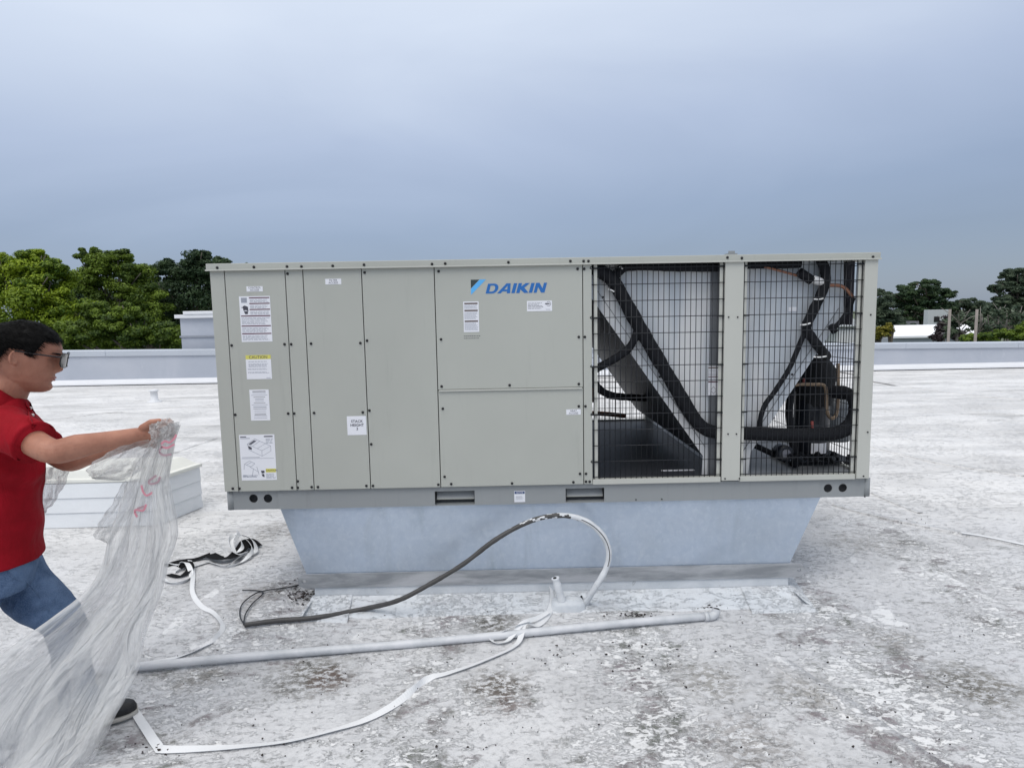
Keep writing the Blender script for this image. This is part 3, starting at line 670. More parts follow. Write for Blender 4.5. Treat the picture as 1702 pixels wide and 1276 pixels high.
sticker('sticker', 770.5, 501.5, 796, 551.5, [('r', .07, .04, .93, .09, 6), ('r', .07, .27, .93, .32, 6), ('r', .07, .62, .93, .67, 6)]+lines(.06, .11, .94, .24, 5)+lines(.06, .34, .94, .58, 8)+lines(.06, .69, .94, .95, 8), lab='white rating sticker with brown headings')
sticker('sticker', 876, 500, 917.5, 517, lines(.04, .16, .66, .8, 5, 1, .3, .4)+[('l', .86+.08*cos(t), .30+.22*sin(t), .86+.08*cos(t+.42), .30+.22*sin(t+.42), 1, .0016) for t in np.linspace(-2.6, 2.4, 13)]+[('r', .72, .24, .90, .35, 1), ('r', .75, .83, .93, .87, 2)], lab='white certification sticker with round mark')
# stencil text printed straight on the paint
q = P(784, 560, D); mb = MB()
r_ = random.Random(5)
for row in range(2):
    x = q.x-.042
    while x < q.x+.04:
        l_ = r_.uniform(.003, .009); mb.box((x, D-.0008, q.z+.004-row*.012), (x+l_, D+.0002, q.z+.007-row*.012)); x += l_+.003
mb.build('ink_stamp', inkd, UX)
sticker('sticker', 1177, 608, 1196.5, 657, [('r', 0, .03, 1, .08, 6), ('r', 0, .35, .9, .38, 3), ('r', 0, .52, .9, .56, 3), ('l', .45, .70, .72, .83, 1, .0015), ('l', .72, .83, .45, .95, 1, .0015), ('l', .45, .95, .22, .83, 1, .0015), ('l', .22, .83, .45, .70, 1, .0015)]+lines(.02, .1, .9, .33, 5)+lines(.02, .4, .9, .5, 3), y=yv-.031, lab='white label on the dark channel behind the wire guard')
# logo
def glyphs(x, z, h):
    """bold slanted capitals as outlines"""
    w = .80*h; t = .27*h; sh = .24
    def S_(pl, ox): return [(x+ox+a_+b_*sh, z+b_) for a_, b_ in pl]
    def arc(cx, cz, rx, rz, a0, a1, n=10): return [(cx+rx*cos(radians(a0+(a1-a0)*i/n)), cz+rz*sin(radians(a0+(a1-a0)*i/n))) for i in range(n+1)]
    out_ = []; ox = 0
    W_ = h*1.0
    out_.append([S_([(0, 0)]+arc(W_*.55, h/2, W_*.45, h/2, -90, 90)+[(0, h)], ox), S_([(t, t*.72)]+arc(W_*.52, h/2, W_*.20, h/2-t*.72, -90, 90, 8)+[(t, h-t*.72)], ox)]); ox += W_+.10*h
    out_.append([S_([(-.1*h, 0), (.22*h, 0), (.34*h, .19*h), (.72*h, .19*h), (.74*h, 0), (1.04*h, 0), (.86*h, h), (.50*h, h)], ox), S_([(.45*h, .38*h), (.70*h, .38*h), (.65*h, .78*h)], ox)]); ox += 1.10*h+.04*h
    out_.append([S_([(0, 0), (t*1.1, 0), (t*1.1, h), (0, h)], ox)]); ox += t*1.1+.12*h
    out_.append([S_([(0, 0), (t*1.1, 0), (t*1.1, .36*h), (.70*h, 0), (1.08*h, 0), (.60*h, .54*h), (.98*h, h), (.62*h, h), (t*1.1, .66*h), (t*1.1, h), (0, h)], ox)]); ox += 1.08*h+.02*h
    out_.append([S_([(0, 0), (t*1.1, 0), (t*1.1, h), (0, h)], ox)]); ox += t*1.1+.12*h
    out_.append([S_([(0, 0), (t, 0), (t, .58*h), (.66*h, 0), (.95*h, 0), (.95*h, h), (.95*h-t, h), (.95*h-t, .44*h), (.30*h, h), (0, h)], ox)]); ox += .95*h
    return out_, ox
q = P(807, 488, D); hgl = 16.0*D/FPX; gl, wl_ = glyphs(0, 0, hgl); target_w = 97*D/FPX; kx_ = target_w/wl_
slope = 0
for g_ in gl:
    g_ = [[(a_*kx_, b_) for a_, b_ in pl] for pl in g_]
    shape2d('logo_letter', g_, .0012, logo_blue, (q.x, D-.0004, q.z), UX)
ll = P(783, 490, D); k_ = D/FPX
shape2d('logo_mark', [[(0, 24.5*k_), (14*k_, 24.5*k_), (0, 10.5*k_)]], .0012, logo_dark, (ll.x, D-.0004, ll.z), UX)
shape2d('logo_mark', [[(0, 0), (0, 9.8*k_), (14.7*k_, 24.5*k_), (25*k_, 24.5*k_)]], .0012, logo_cyan, (ll.x, D-.0004, ll.z), UX)

# base rail
yr = D+.025; zt, zbt = Z0-.003, P(900, 836, yr).z
rx0, rx1 = P(384, 830, yr).x, P(1440, 812, yr).x
def Xr(px, py): return P(px, py, yr).x
s1, s2 = Xr(463, 832), Xr(1361, 812)
holes = [circ(Xr(cx_, cy_), P(cx_, cy_, yr).z, 7.3*yr/FPX) for cx_, cy_ in ((421.5, 828), (445.5, 828))]
shape2d('rail_end_plate', [rect(rx0, zbt, s1-.002, zt)]+holes, .004, rail_m, (0, yr, 0), UX)
holes = [circ(Xr(cx_, cy_), P(cx_, cy_, yr).z, 7.3*yr/FPX) for cx_, cy_ in ((1376, 811), (1400.5, 810.5))]
shape2d('rail_end_plate', [rect(s2+.002, zbt, rx1, zt)]+holes, .004, rail_m, (0, yr, 0), UX)
zp1, zp0 = P(760, 815, yr).z, P(760, 838, yr).z
pk = [rect(Xr(723, 825), zp0, Xr(789, 825), zp1), rect(Xr(940, 822), zp0, Xr(1004, 822), zp1)]
shape2d('base_rail', [rect(s1, zbt, s2, zt)]+pk, .004, rail_m, (0, yr-.0045, 0), UX)
for pl in pk:
    x0_, x1_ = pl[0][0], pl[1][0]
    MB().box((x0_-.01, yr+.004, zp0-.004), (x1_+.01, yr+.3, zp0)).build('fork_pocket', rail_m, UX)
    MB().box((x0_-.012, yr+.10, zp0), (x1_+.012, yr+.11, zp1+.01)).build('fork_pocket_back', dark_hole, UX)
    zz = zp0+(zp1-zp0)*.30
    MB().box((x0_+.008, yr+.022, zz), (x1_-.004, yr+.07, zz+.006)).build('fork_bar', cab, UX)
    MB().add([(x0_+.008, yr+.022, zz+.006), (x1_-.004, yr+.022, zz+.006), (x1_-.004, yr+.05, zp1), (x0_+.008, yr+.05, zp1), (x0_+.008, yr+.026, zz+.006), (x1_-.004, yr+.026, zz+.006), (x1_-.004, yr+.054, zp1), (x0_+.008, yr+.054, zp1)], [(0,1,2,3),(7,6,5,4),(0,4,5,1),(2,6,7,3)]).build('fork_baffle', rail_m, UX)
MB().box((rx0+.004, yr+.05, zbt+.002), (rx1-.004, yr+.056, zt)).build('rail_web', plain('web_dark', (.05, .052, .056)), UX)
MB().box((rx0-.001, yr-.002, zbt), (rx0+.003, BK-.03, zt)).build('side_rail', rail_m, UX)
MB().box((rx1-.003, yr-.002, zbt), (rx1+.001, BK-.03, zt)).build('side_rail', rail_m, UX)
MB().box((rx0, BK-.03, zbt), (rx1, BK-.026, zt)).build('base_rail', rail_m, UX)
for xx in (rx0-.012, rx1-.008):     # rolled corner irons
    mb = MB(); mb.lathe((xx+.010, yr+.012, zbt+.001), [(.022, 0), (.022, zt-zbt-.002)], 12); mb.build('corner_iron', rail_m, UX)
MB().box((rx0, yr+.06, zt-.01), (rx1, BK-.035, zt-.002)).build('underside', plain('under_grey', (.12, .12, .13)), UX)
for px, py in ((1057, 830), (1100, 829), (1352+85, 825)):
    q = P(px, py, yr-.006); o = bpy.data.objects.new('screw', sc_me); C.objects.link(o); o.parent = UX; o.location = q-uw; o.scale = (.5, 1, .5)
sticker('sticker', 854.5, 815, 873, 834.5, [('r', .04, .04, .96, .26, 5), ('t', 'NOTICE', .5, .15, .17, 0, .0001)]+lines(.14, .45, .86, .72, 4)+lines(.1, .74, .9, .8, 1), y=yr-.007, lab='white notice sticker with navy heading on the base rail')

# ------------------------------------------------------------------ curb adapter
CA = thing('curb_adapter', 'flared galvanised steel curb adapter carrying the rooftop unit', 'curb adapter', (.2, D+1, .1))
yt, yb = D+.035, D+.02
tl, tr = P(466, 846, yt), P(1364, 829, yt); zt2 = zbt-.001
zs1 = P(905, 944, yb).z; zs0 = P(905, 967, yb).z
blx, brx = P(512, 950, yb).x, P(1309, 940, yb).x
def quad_sheet(name, a_, b_, c_, d_, nrm, mat, par, th=.003, sub=1):
    n_ = Vector(nrm)*th; vs = [Vector(q) for q in (a_, b_, c_, d_)]; vs += [q+n_ for q in vs]
    return MB().add(vs, [(0,1,2,3),(7,6,5,4),(0,4,5,1),(1,5,6,2),(2,6,7,3),(3,7,4,0)]).build(name, mat, par)
ybk_t, ybk_b = BK-.06, BK-.2
quad_sheet('front_sheet', (blx, yb, zs1-.03), (brx, yb, zs1-.03), (tr.x, yt, zt2), (tl.x, yt, zt2), (0, 1, 0), galv, CA)
quad_sheet('back_sheet', (blx, ybk_b, zs1-.03), (brx, ybk_b, zs1-.03), (tr.x, ybk_t, zt2), (tl.x, ybk_t, zt2), (0, -1, 0), galv, CA)
quad_sheet('side_sheet', (blx, yb+.004, zs1-.03), (blx, ybk_b, zs1-.03), (tl.x, ybk_t, zt2), (tl.x, yt+.004, zt2), (1, 0, 0), galv, CA)
quad_sheet('side_sheet', (brx, yb+.004, zs1-.03), (brx, ybk_b, zs1-.03), (tr.x, ybk_t, zt2), (tr.x, yt+.004, zt2), (-1, 0, 0), galv, CA)
hcv = (zs1-zs0)/2; ex0, ex1 = P(507, 965, yb-.012).x, P(1326, 950, yb-.012).x; zm = (zs1+zs0)/2
band_pl = [(ex0+hcv*cos(t), zm+hcv*sin(t)) for t in np.linspace(radians(270), radians(90), 12)]+[(ex1+hcv*cos(t), zm+hcv*sin(t)) for t in np.linspace(radians(90), radians(-90), 12)]
shape2d('lower_strap', [band_pl, circ(ex0-.006, zm, .011, 14), circ(ex1+.006, zm, .011, 14)], .008, strap_m, (0, yb-.008, 0), CA)
# ------------------------------------------------------------------ membrane wrapped curb under it
RC = thing('roof_curb', 'white coated membrane curb and sloped flashing under the galvanised adapter', 'roof curb', (.2, D+1, 0))
cx0, cx1 = P(523, 980, yb).x, P(1310, 968, yb).x
MB().box((cx0, yb-.004, 0), (cx1, BK-.2, zs0+.012)).build('curb_wall', flash_m, RC, .004)
toe = G(900, 1020).y
def flash_piece(xa, xb, h, ty, seed, name='flashing_piece', mt=None):
    nx, ny = 90, 12; v_ = []; yw = yb-.006
    for j in range(ny):
        s_ = j/(ny-1)
        for i in range(nx):
            u_ = i/(nx-1); x = xa+(xb-xa)*u_
            prof_ = (1-s_)**1.7
            zz_ = h*prof_+(.006*mn.noise(Vector((x*5+seed, s_*3, seed)))+.005*mn.noise(Vector((x*22, s_*7, seed))))*(sin(pi*min(1, s_*1.2+.05)) if s_ < .95 else 1)+.003
            yy_ = yw-(yw-ty)*s_*(1+.12*mn.noise(Vector((x*4, seed, 0)))*s_)
            xx_ = x+(.03*(2*u_-1))*s_
            if j == ny-1: zz_ = -.012
            v_.append((xx_, yy_, zz_))
    MB().add(v_, [(j*nx+i, j*nx+i+1, (j+1)*nx+i+1, (j+1)*nx+i) for j in range(ny-1) for i in range(nx-1)], 0, True).build(name, mt or flash_m, RC)
zcv = max(.03, P(900, 985, yb).z)
flash_piece(cx0-.01, P(586, 990, yb).x, zcv*1.25, toe-.03, 3, mt=flash2)
flash_piece(P(580, 990, yb).x, P(1235, 990, yb).x, zcv, toe, 11, mt=flash2)
flash_piece(P(1230, 990, yb).x, cx1+.02, zcv*1.1, toe-.06, 23, mt=flash2)
# end return flashings
for xs, s_ in ((cx0, -1), (cx1, 1)):
    nx, ny = 40, 10; v_ = []
    for j in range(ny):
        q_ = j/(ny-1)
        for i in range(nx):
            u_ = i/(nx-1); y_ = toe+.02+(BK-.2-toe)*u_
            v_.append((xs+s_*(.15 if s_ > 0 else .06)*q_*(.4+.6*min(1, u_*4)), y_, max(-.01, zcv*(1-q_)**1.6-.012*(j == ny-1)+.004*mn.noise(Vector((u_*9, q_*3, s_))))))
    MB().add(v_, [(j*nx+i, j*nx+i+1, (j+1)*nx+i+1, (j+1)*nx+i) for j in range(ny-1) for i in range(nx-1)], 0, True).build('flashing_piece', flash2, RC)

# ------------------------------------------------------------------ pipes, hose, straps on the roof
PL = thing('drain_pipe', 'long white painted pipe with an open elbow lying in front of the curb', 'pipe', tuple(G(700, 1070)))
rP = .0195
a_ = G(150, 1122)+Vector((0, 0, rP)); b_ = G(1176, 1030)+Vector((0, 0, rP))
pts = [a_.lerp(b_, t)+Vector((0, 0, .004*sin(t*9))) for t in np.linspace(0, 1, 40)]
MB().tube(pts, rP, 18, bump=.04).build('pipe', pipe_m, PL)
dv = (b_-a_).normalized()
MB().tube([b_-dv*.02, b_+dv*.005], rP*1.22, 18).build('coupling', pipe_m, PL)
el = smooth_path([b_, b_+dv*.025, b_+dv*.045+Vector((0, .006, .012)), b_+dv*.052+Vector((0, .01, .034))], 6)
MB().tube(el, rP*1.12, 18, cap=False).build('elbow', pipe_m, PL)
MB().lathe(tuple(el[-1]-Vector((0, 0, .004))), [(rP*.8, 0), (rP*.8, .0015)], 16).build('opening', dark_hole, PL)

ST = thing('pipe_stub', 'short leaning white painted pipe stub on a painted base block', 'pipe stub', tuple(G(940, 1015)))
b0 = G(938, 1014)+Vector((0, .02, 0)); tp = P(923, 960, b0.y+.005)
MB().tube(smooth_path([b0, b0.lerp(tp, .3), b0.lerp(tp, .7), tp], 5), [.030]*2+[.026]*4+[.0205]*7+[.019]*2+[.0215]*1, 16, bump=.15).build('stub', hose_w, ST)
MB().lathe(tuple(tp+Vector((0, -.001, .0005))), [(.012, -.004), (.012, .0012)], 14).build('opening', dark_hole, ST)
v_ = []; nn = 26; rr_ = [(1.15, -.01), (1.08, .012), (1.0, .03), (.9, .042), (.5, .046), (.1, .048)]
ctr = G(945, 1015)+Vector((.0, .045, 0))
for s_, z in rr_:
    for k in range(nn):
        t = 2*pi*k/nn; ca, sa = cos(t), sin(t); e4 = (abs(ca)**4+abs(sa)**4)**-.25
        v_.append((ctr.x+.088*s_*ca*e4+.006*mn.noise(Vector((ca*3, sa*3, z*40))), ctr.y+.055*s_*sa*e4, z+.006*mn.noise(Vector((ca*4, sa*4, 7+s_)))))
MB().add(v_, [(i*nn+k, i*nn+(k+1) % nn, (i+1)*nn+(k+1) % nn, (i+1)*nn+k) for i in range(len(rr_)-1) for k in range(nn)]+[tuple((len(rr_)-1)*nn+k for k in range(nn))], 0, True).build('base_block', flash_m, ST)

CH = thing('electrical_conduit', 'arched flexible conduit, black at its loose end and painted white where it enters the roof', 'conduit', tuple(G(700, 1000)))
cp = [G(407, 1042)+Vector((0, 0, .013)), G(460, 1035)+Vector((0, 0, .013)), G(530, 1029)+Vector((0, 0, .013)), G(600, 1017)+Vector((0, 0, .016)), P(660, 998, 3.24), P(715, 970, 3.24), P(770, 937, 3.24), P(820, 899, 3.25), P(865, 873, 3.26), P(905, 859, 3.27), P(945, 857, 3.28),
      P(978, 868, 3.28), P(1002, 890, 3.28), P(1012, 917, 3.28), P(1007, 945, 3.28), P(990, 975, 3.28), G(971, 1006)+Vector((0, 0, .0))]
sp_ = smooth_path(cp, 10)
def mif(t, a=0): q = t+.035*cos(2*pi*a)+.02*sin(t*190); return 1 if (q > .60 or .515 < q < .54) and not (.66 < t < .86 and .30 < a < .40) else 0
MB().tube(sp_, [.0128+.0035*max(0, min(1, (i_/(len(sp_)-1)-.55)*6)) for i_ in range(len(sp_))], 20, mif=mif, bump=.14).build('hose', [hose_b, hose_w], CH)
MB().tube([G(971, 1006)+Vector((-.006, -.012, .005)), G(967, 997)+Vector((-.004, -.014, .03))], .006, 8).build('wire_end', rubber, CH)
for pts in ([(408, 1042), (399, 1025), (403, 1005), (425, 988), (450, 981), (480, 977), (510, 970), (530, 965)], [(405, 1040), (408, 1022), (420, 1004), (437, 988), (430, 983), (403, 982)]):
    MB().tube(smooth_path([G(*q)+Vector((0, 0, .006+.004*abs(mn.noise(Vector((q[0]*.1, 0, 0)))))) for q in pts], 8), .0035, 8).build('wire', wire, CH)

def gp(pts, z=.004, n=10): return smooth_path([G(q[0], q[1], 0)+Vector((0, 0, z if len(q) < 3 else q[2])) for q in pts], n)
sw = MB(); p_ = gp([(915, 986, .06), (918, 1003, .03), (912, 1022, .012), (893, 1042, .012), (872, 1050, .045), (858, 1072), (800, 1100), (745, 1119), (715, 1127), (690, 1145), (655, 1172), (610, 1196), (560, 1212), (480, 1232), (400, 1241), (330, 1245), (272, 1246), (262, 1240), (243, 1212), (222, 1180), (216, 1168)])
sw.ribbon(p_, .032, .0016, 0, lambda t: .35*sin(t*17)+(.9 if t < .15 else 0)*(1-t/.15)+.9*math.exp(-((t-.44)/.03)**2))
tag(sw.build('plastic_strap', strapw), 'long white strap curving over the near roof from the pipe stub to the shoe', 'strap')
sw = MB(); p_ = gp([(912, 1022, .02), (893, 1036, .03), (868, 1052, .05), (845, 1066, .01), (825, 1070, .006), (816, 1064, .012), (826, 1061, .02), (850, 1058, .05), (880, 1047, .05)])
sw.ribbon(p_, .026, .0016, 0, lambda t: .6*sin(t*9)); tag(sw.build('plastic_strap', strapw), 'short looped white strap lying over the painted pipe', 'strap')
sw = MB(); p_ = gp([(316, 938, .03), (321, 955, .012), (320, 985), (335, 1008), (353, 1018), (366, 1032), (370, 1045), (355, 1064), (325, 1082), (290, 1094), (250, 1103), (225, 1108)])
sw.ribbon(p_, .026, .0016, 0, lambda t: .5*sin(t*14+1)+1.0*math.exp(-((t-.62)/.05)**2)); tag(sw.build('plastic_strap', strapw), 'white strap bending round behind the plastic sheet near the black tangle', 'strap')
HP = thing('strap_tangle', 'tangle of black and white straps on the roof left of the curb', 'strap tangle', tuple(G(360, 930)))
def hr(pts, w, mat, roll, nm): 
    MB().ribbon(gp(pts), w, .0018, 0, roll).build(nm, mat, HP)
hr([(275, 940), (300, 933), (325, 930), (350, 925, .02)], .055, strapb, 0, 'black_strap')
hr([(348, 926, .02), (365, 934, .03), (385, 930, .02), (402, 918, .03), (412, 906, .03), (427, 911, .01)], .085, strapb, lambda t: .15*sin(t*6), 'black_strap')
hr([(280, 955), (300, 958), (316, 950, .02), (312, 943, .03), (298, 948, .02)], .05, strapb, lambda t: .2, 'black_strap')
hr([(270, 962), (285, 970), (305, 968), (318, 958), (312, 946, .04), (300, 944, .03), (292, 952)], .03, strapw, lambda t: 1.1*sin(t*5), 'white_strap')
hr([(345, 932), (360, 940, .01), (378, 942, .01), (402, 928, .02), (425, 920, .02), (420, 908, .05), (398, 902, .06), (385, 912, .05), (395, 928, .03), (412, 925, .03)], .028, strapw, lambda t: .9*sin(t*8), 'white_strap')
hr([(388, 900, .05), (398, 908, .07), (404, 920, .05), (390, 925, .03), (382, 912, .06), (394, 903, .07), (412, 910, .05), (420, 922, .03), (400, 936), (378, 943)], .026, strapw, lambda t: 1.2*sin(t*11), 'white_strap')
hr([(395, 896, .07), (398, 905, .08), (392, 912, .06)], .03, strapw, .9, 'white_strap')
hr([(275, 935), (300, 940), (320, 942), (345, 935)], .028, strapw, .3, 'white_strap')
sw = MB(); p_ = gp([(1598, 887), (1630, 892), (1665, 899), (1702, 907), (1760, 919)], .010); sw.ribbon(p_, .03, .002); tag(sw.build('plastic_strap', strapw), 'straight white strap at the right edge of the roof behind the unit', 'strap')
# debris
db = MB()
def flake(c_, r_):
    k = random.randint(4, 6); a0 = random.random()*6; vs = [(c_.x+r_*random.uniform(.5, 1.2)*cos(a0+2*pi*i/k)*1.6, c_.y+r_*random.uniform(.5, 1.2)*sin(a0+2*pi*i/k), c_.z+random.uniform(.001, .006)) for i in range(k)]
    top = [(x, y, z+.003) for x, y, z in vs]
    db.add(vs+top, [tuple(range(k))[::-1], tuple(k+i for i in range(k))]+[(i, (i+1) % k, k+(i+1) % k, k+i) for i in range(k)])
for _ in range(120): 
    q = G(random.gauss(508, 16), random.gauss(988, 9)); 
    if q.x < cx0+.02 or q.y < toe: flake(Vector((min(q.x, cx0-.02), q.y, 0)), random.uniform(.002, .006))
for _ in range(200): flake(G(random.uniform(200, 1650), random.uniform(1010, 1270)), random.choice((.0012, .0016, .002, .0035)))
for cx_, cy_, n_, sx_, sy_ in ((930, 1085, 14, 30, 12), (1100, 1100, 16, 70, 25), (1060, 1023, 30, 16, 1.5), (1178, 1010, 14, 9, 2), (560, 880, 26, 30, 25), (240, 1245, 8, 14, 5), (1530, 870, 6, 20, 10)):
    for _ in range(n_): flake(G(random.gauss(cx_, sx_), random.gauss(cy_, sy_)), random.uniform(.002, .0055))
tag(db.build('roof_debris', rust), 'dark flakes and bits scattered over the near roof', 'debris', kind='stuff')

# ------------------------------------------------------------------ trees and far things
def leafmat(name, a, b):
    m = N(name, .55, 0, a, .3)
    oi = m.n('ShaderNodeAttribute', attribute_name='tint')
    c_ = m.mix(oi.outputs['Fac'], a, b); m.col(c_)
    tr_ = m.n('ShaderNodeBsdfTranslucent'); m.l(c_, tr_.inputs[0]); mx = m.n('ShaderNodeMixShader'); mx.inputs[0].default_value = .3
    m.l(m.b.outputs[0], mx.inputs[1]); m.l(tr_.outputs[0], mx.inputs[2]); m.l(mx.outputs[0], m.o.inputs[0]); return m.mat
lm_bright = leafmat('leaves_bright', (.06, .12, .012), (.34, .44, .03))
lm_mid = leafmat('leaves_mid', (.035, .072, .012), (.21, .30, .035))
lm_dark = leafmat('leaves_dark', (.024, .052, .026), (.085, .135, .055))
lm_deep = leafmat('leaves_deep', (.042, .070, .045), (.125, .165, .10))
lm_yel = leafmat('leaves_yellow', (.10, .11, .02), (.35, .30, .04))
bark = plain('bark', (.13, .11, .09), .9, 0, .3, 4, .4)
bark_l = plain('bark_pale', (.22, .20, .18), .9, 0, .3, 4, .4)
def leaves(name, blobs, n, leaf, mat, parent, flat=1.0, seed=0):
    """many small leaf faces spread through clumps; blobs = (centre, radii)"""
    r = np.random.default_rng(seed); vol = np.array([b_[1][0]*b_[1][1]*b_[1][2] for b_ in blobs])**.7; pr = vol/vol.sum()
    cl = []; 
    for (c_, rd) in blobs:
        for _ in range(30):
            d = r.normal(size=3); d /= np.linalg.norm(d); s_ = r.uniform(.2, .95)
            cl.append((np.array(c_)+d*np.array(rd)*s_, r.uniform(.22, .5)*min(rd), r.uniform(0, 1)))
    m_ = len(cl); idx = r.integers(0, m_, n)
    cc_ = np.array([q[0] for q in cl])[idx]; rr = np.array([q[1] for q in cl])[idx]; tt = np.array([q[2] for q in cl])[idx]
    d = r.normal(size=(n, 3)); d /= np.linalg.norm(d, axis=1)[:, None]
    pos = cc_+d*(rr*r.uniform(.35, 1.05, n)**.6)[:, None]*np.array([1.25, 1.0, .65*flat])
    nrm = d*np.array([1, 1, 1])+np.array([0, 0, .5])+r.normal(size=(n, 3))*.5; nrm /= np.linalg.norm(nrm, axis=1)[:, None]
    a_ = np.cross(nrm, r.normal(size=(n, 3))); a_ /= np.linalg.norm(a_, axis=1)[:, None]; b_ = np.cross(nrm, a_)
    s_ = leaf*r.uniform(.6, 1.3, n)[:, None]
    v_ = np.stack([pos-a_*s_, pos+b_*s_*.5-a_*s_*.1, pos+a_*s_, pos-b_*s_*.5+a_*s_*.1], 1).reshape(-1, 3)
    f_ = np.arange(n*4).reshape(-1, 4)
    me = bpy.data.meshes.new(name); me.from_pydata(v_.tolist(), [], f_.tolist()); me.materials.append(mat)
    at = me.attributes.new('tint', 'FLOAT', 'FACE'); at.data.foreach_set('value', np.clip(tt*.75+r.uniform(-.2, .35, n), 0, 1).astype(np.float32))
    return link(name, me, parent)
def tree(label, Y, cxp, base_z, blobs_px, n, leaf, mat, name='broadleaf_tree', group=None, flat=1., seed=1, brk=bark, dz=.9):
    """blobs_px: (px,py,rx_px,ry_px,dy)"""
    k = Y/FPX; base = P(cxp, 560, Y); root = thing(name, label, 'tree', (base.x, Y, base_z), group)
    bl_ = []
    for (px, py, rx, ry, dy) in blobs_px:
        c_ = P(px, py, Y+dy); bl_.append(((c_.x, c_.y, c_.z), (rx*k, max(rx, ry)*k*dz, ry*k)))
    mb = MB(); top = Vector((base.x, Y, max(b_[0][2] for b_ in bl_)-.3))
    tb = Vector((base.x, Y, base_z)); fork = tb.lerp(top, .45)
    mb.tube(smooth_path([tb, tb.lerp(fork, .5)+Vector((.1, 0, 0)), fork], 4), [.32*(1-.05*i) for i in range(9)], 10)
    mb.build('trunk', brk, root)
    for c_, rd in bl_:
        c_ = Vector(c_); mb = MB(); mid_ = fork.lerp(c_, .5)+Vector((random.uniform(-.3, .3), 0, .3)); p_ = smooth_path([fork-Vector((0, 0, .3)), mid_, c_+Vector((0, 0, rd[2]*.3))], 5)
        mb.tube(p_, [max(.03, .16*(1-i/len(p_))) for i in range(len(p_))], 7)
        for _ in range(3):
            e_2 = c_+Vector((random.uniform(-1, 1)*rd[0]*.8, random.uniform(-1, 1)*rd[1]*.6, random.uniform(-.2, .9)*rd[2])); mb.tube(smooth_path([mid_, mid_.lerp(e_2, .5)+Vector((0, 0, .15)), e_2], 4), [.07, .065, .06, .05, .045, .04, .035, .03, .02], 6)
        mb.build('limb', brk, root)
    leaves('crown', bl_, n, leaf, mat, root, flat, seed)
    return root
GZ = -5
tree('bright lime green leafy tree at the far left edge', 34, 30, GZ, [(20, 455, 55, 40, 0), (85, 450, 38, 30, 0), (45, 500, 60, 45, -1), (100, 500, 35, 40, 0), (-30, 470, 50, 50, 0), (20, 560, 70, 40, 0), (110, 545, 40, 40, -1), (60, 430, 30, 18, 0), (150, 510, 20, 18, -1)], 80000, .085, lm_bright, seed=1)
tree('mid green tree with a rounded top between the lime tree and the dark gap', 40, 190, GZ, [(175, 440, 38, 26, 0), (215, 450, 34, 26, 0), (160, 475, 30, 34, 0), (225, 480, 36, 34, 0), (190, 520, 40, 40, 0), (150, 425, 20, 14, 0), (250, 520, 30, 45, 0), (195, 425, 22, 14, 0), (180, 560, 45, 30, 0)], 70000, .085, lm_mid, seed=2)
tree('dark green tree with a high pointed crown just left of the unit', 42, 320, GZ, [(330, 440, 34, 24, 0), (300, 460, 34, 30, 0), (350, 465, 40, 34, 0), (280, 450, 22, 20, 0), (310, 500, 44, 40, 0), (360, 510, 40, 40, 0), (335, 425, 16, 12, 0), (365, 440, 22, 14, 0), (270, 500, 30, 40, 1), (290, 550, 46, 34, 0), (412, 447, 16, 9, 0), (435, 450, 16, 7, 0), (415, 470, 25, 18, 0)], 70000, .085, lm_dark, seed=3)
tree('shaded leafy tree low behind the parapet left of the grey block', 30, 240, GZ, [(130, 560, 40, 30, 0), (180, 545, 34, 30, 0), (230, 555, 34, 30, 0), (285, 560, 30, 28, 0), (160, 520, 26, 20, 0), (215, 520, 24, 18, 0), (60, 570, 40, 20, 0)], 56000, .07, lm_mid, seed=4)
tree('deep green tree filling the dark gap behind the mid green tree', 46, 250, GZ, [(250, 480, 40, 34, 0), (240, 530, 60, 50, 0), (200, 500, 50, 50, 0), (300, 540, 60, 50, 0), (255, 450, 25, 14, 0), (120, 530, 60, 50, 0), (120, 480, 30, 34, 0)], 34000, .13, lm_dark, seed=5)
tree('broad dark green tree with a flat layered crown right of the unit', 62, 1535, GZ, [(1530, 480, 36, 14, 0), (1500, 492, 26, 14, 0), (1555, 490, 30, 16, 0), (1520, 505, 40, 18, 0), (1560, 512, 24, 14, 0), (1545, 470, 26, 7, 0), (1577, 487, 14, 6, 0), (1500, 525, 36, 18, 0), (1540, 530, 40, 16, 0)], 60000, .12, lm_dark, flat=.8, seed=6)
tree('small dark tree against the right post of the unit', 55, 1470, GZ, [(1468, 505, 22, 20, 0), (1455, 520, 24, 24, 0), (1480, 525, 20, 18, 0), (1462, 485, 9, 5, 0), (1490, 540, 28, 14, 0)], 26000, .11, lm_deep, flat=.8, seed=7)
tree('low yellow green tree in front of the white far building', 38, 1470, GZ, [(1465, 552, 16, 12, 0), (1478, 545, 10, 8, 0), (1450, 556, 16, 12, 0)], 5000, .09, lm_yel, flat=.7, seed=8)
tree('tall dark layered tree at the right edge of the picture', 52, 1690, GZ, [(1690, 455, 28, 12, 0), (1680, 475, 34, 14, 0), (1710, 470, 40, 24, 0), (1655, 478, 14, 6, 0), (1665, 500, 24, 14, 0), (1700, 500, 40, 20, 0), (1740, 480, 40, 40, 0), (1650, 515, 20, 8, 0)], 52000, .11, lm_deep, flat=.75, seed=9)
tree('low brownish green tree between the two dark trees at right', 70, 1610, GZ, [(1600, 505, 26, 10, 0), (1625, 507, 26, 10, 0), (1580, 508, 16, 9, 0), (1640, 515, 20, 10, 0), (1610, 525, 40, 14, 0)], 28000, .14, lm_deep, flat=.8, seed=10)
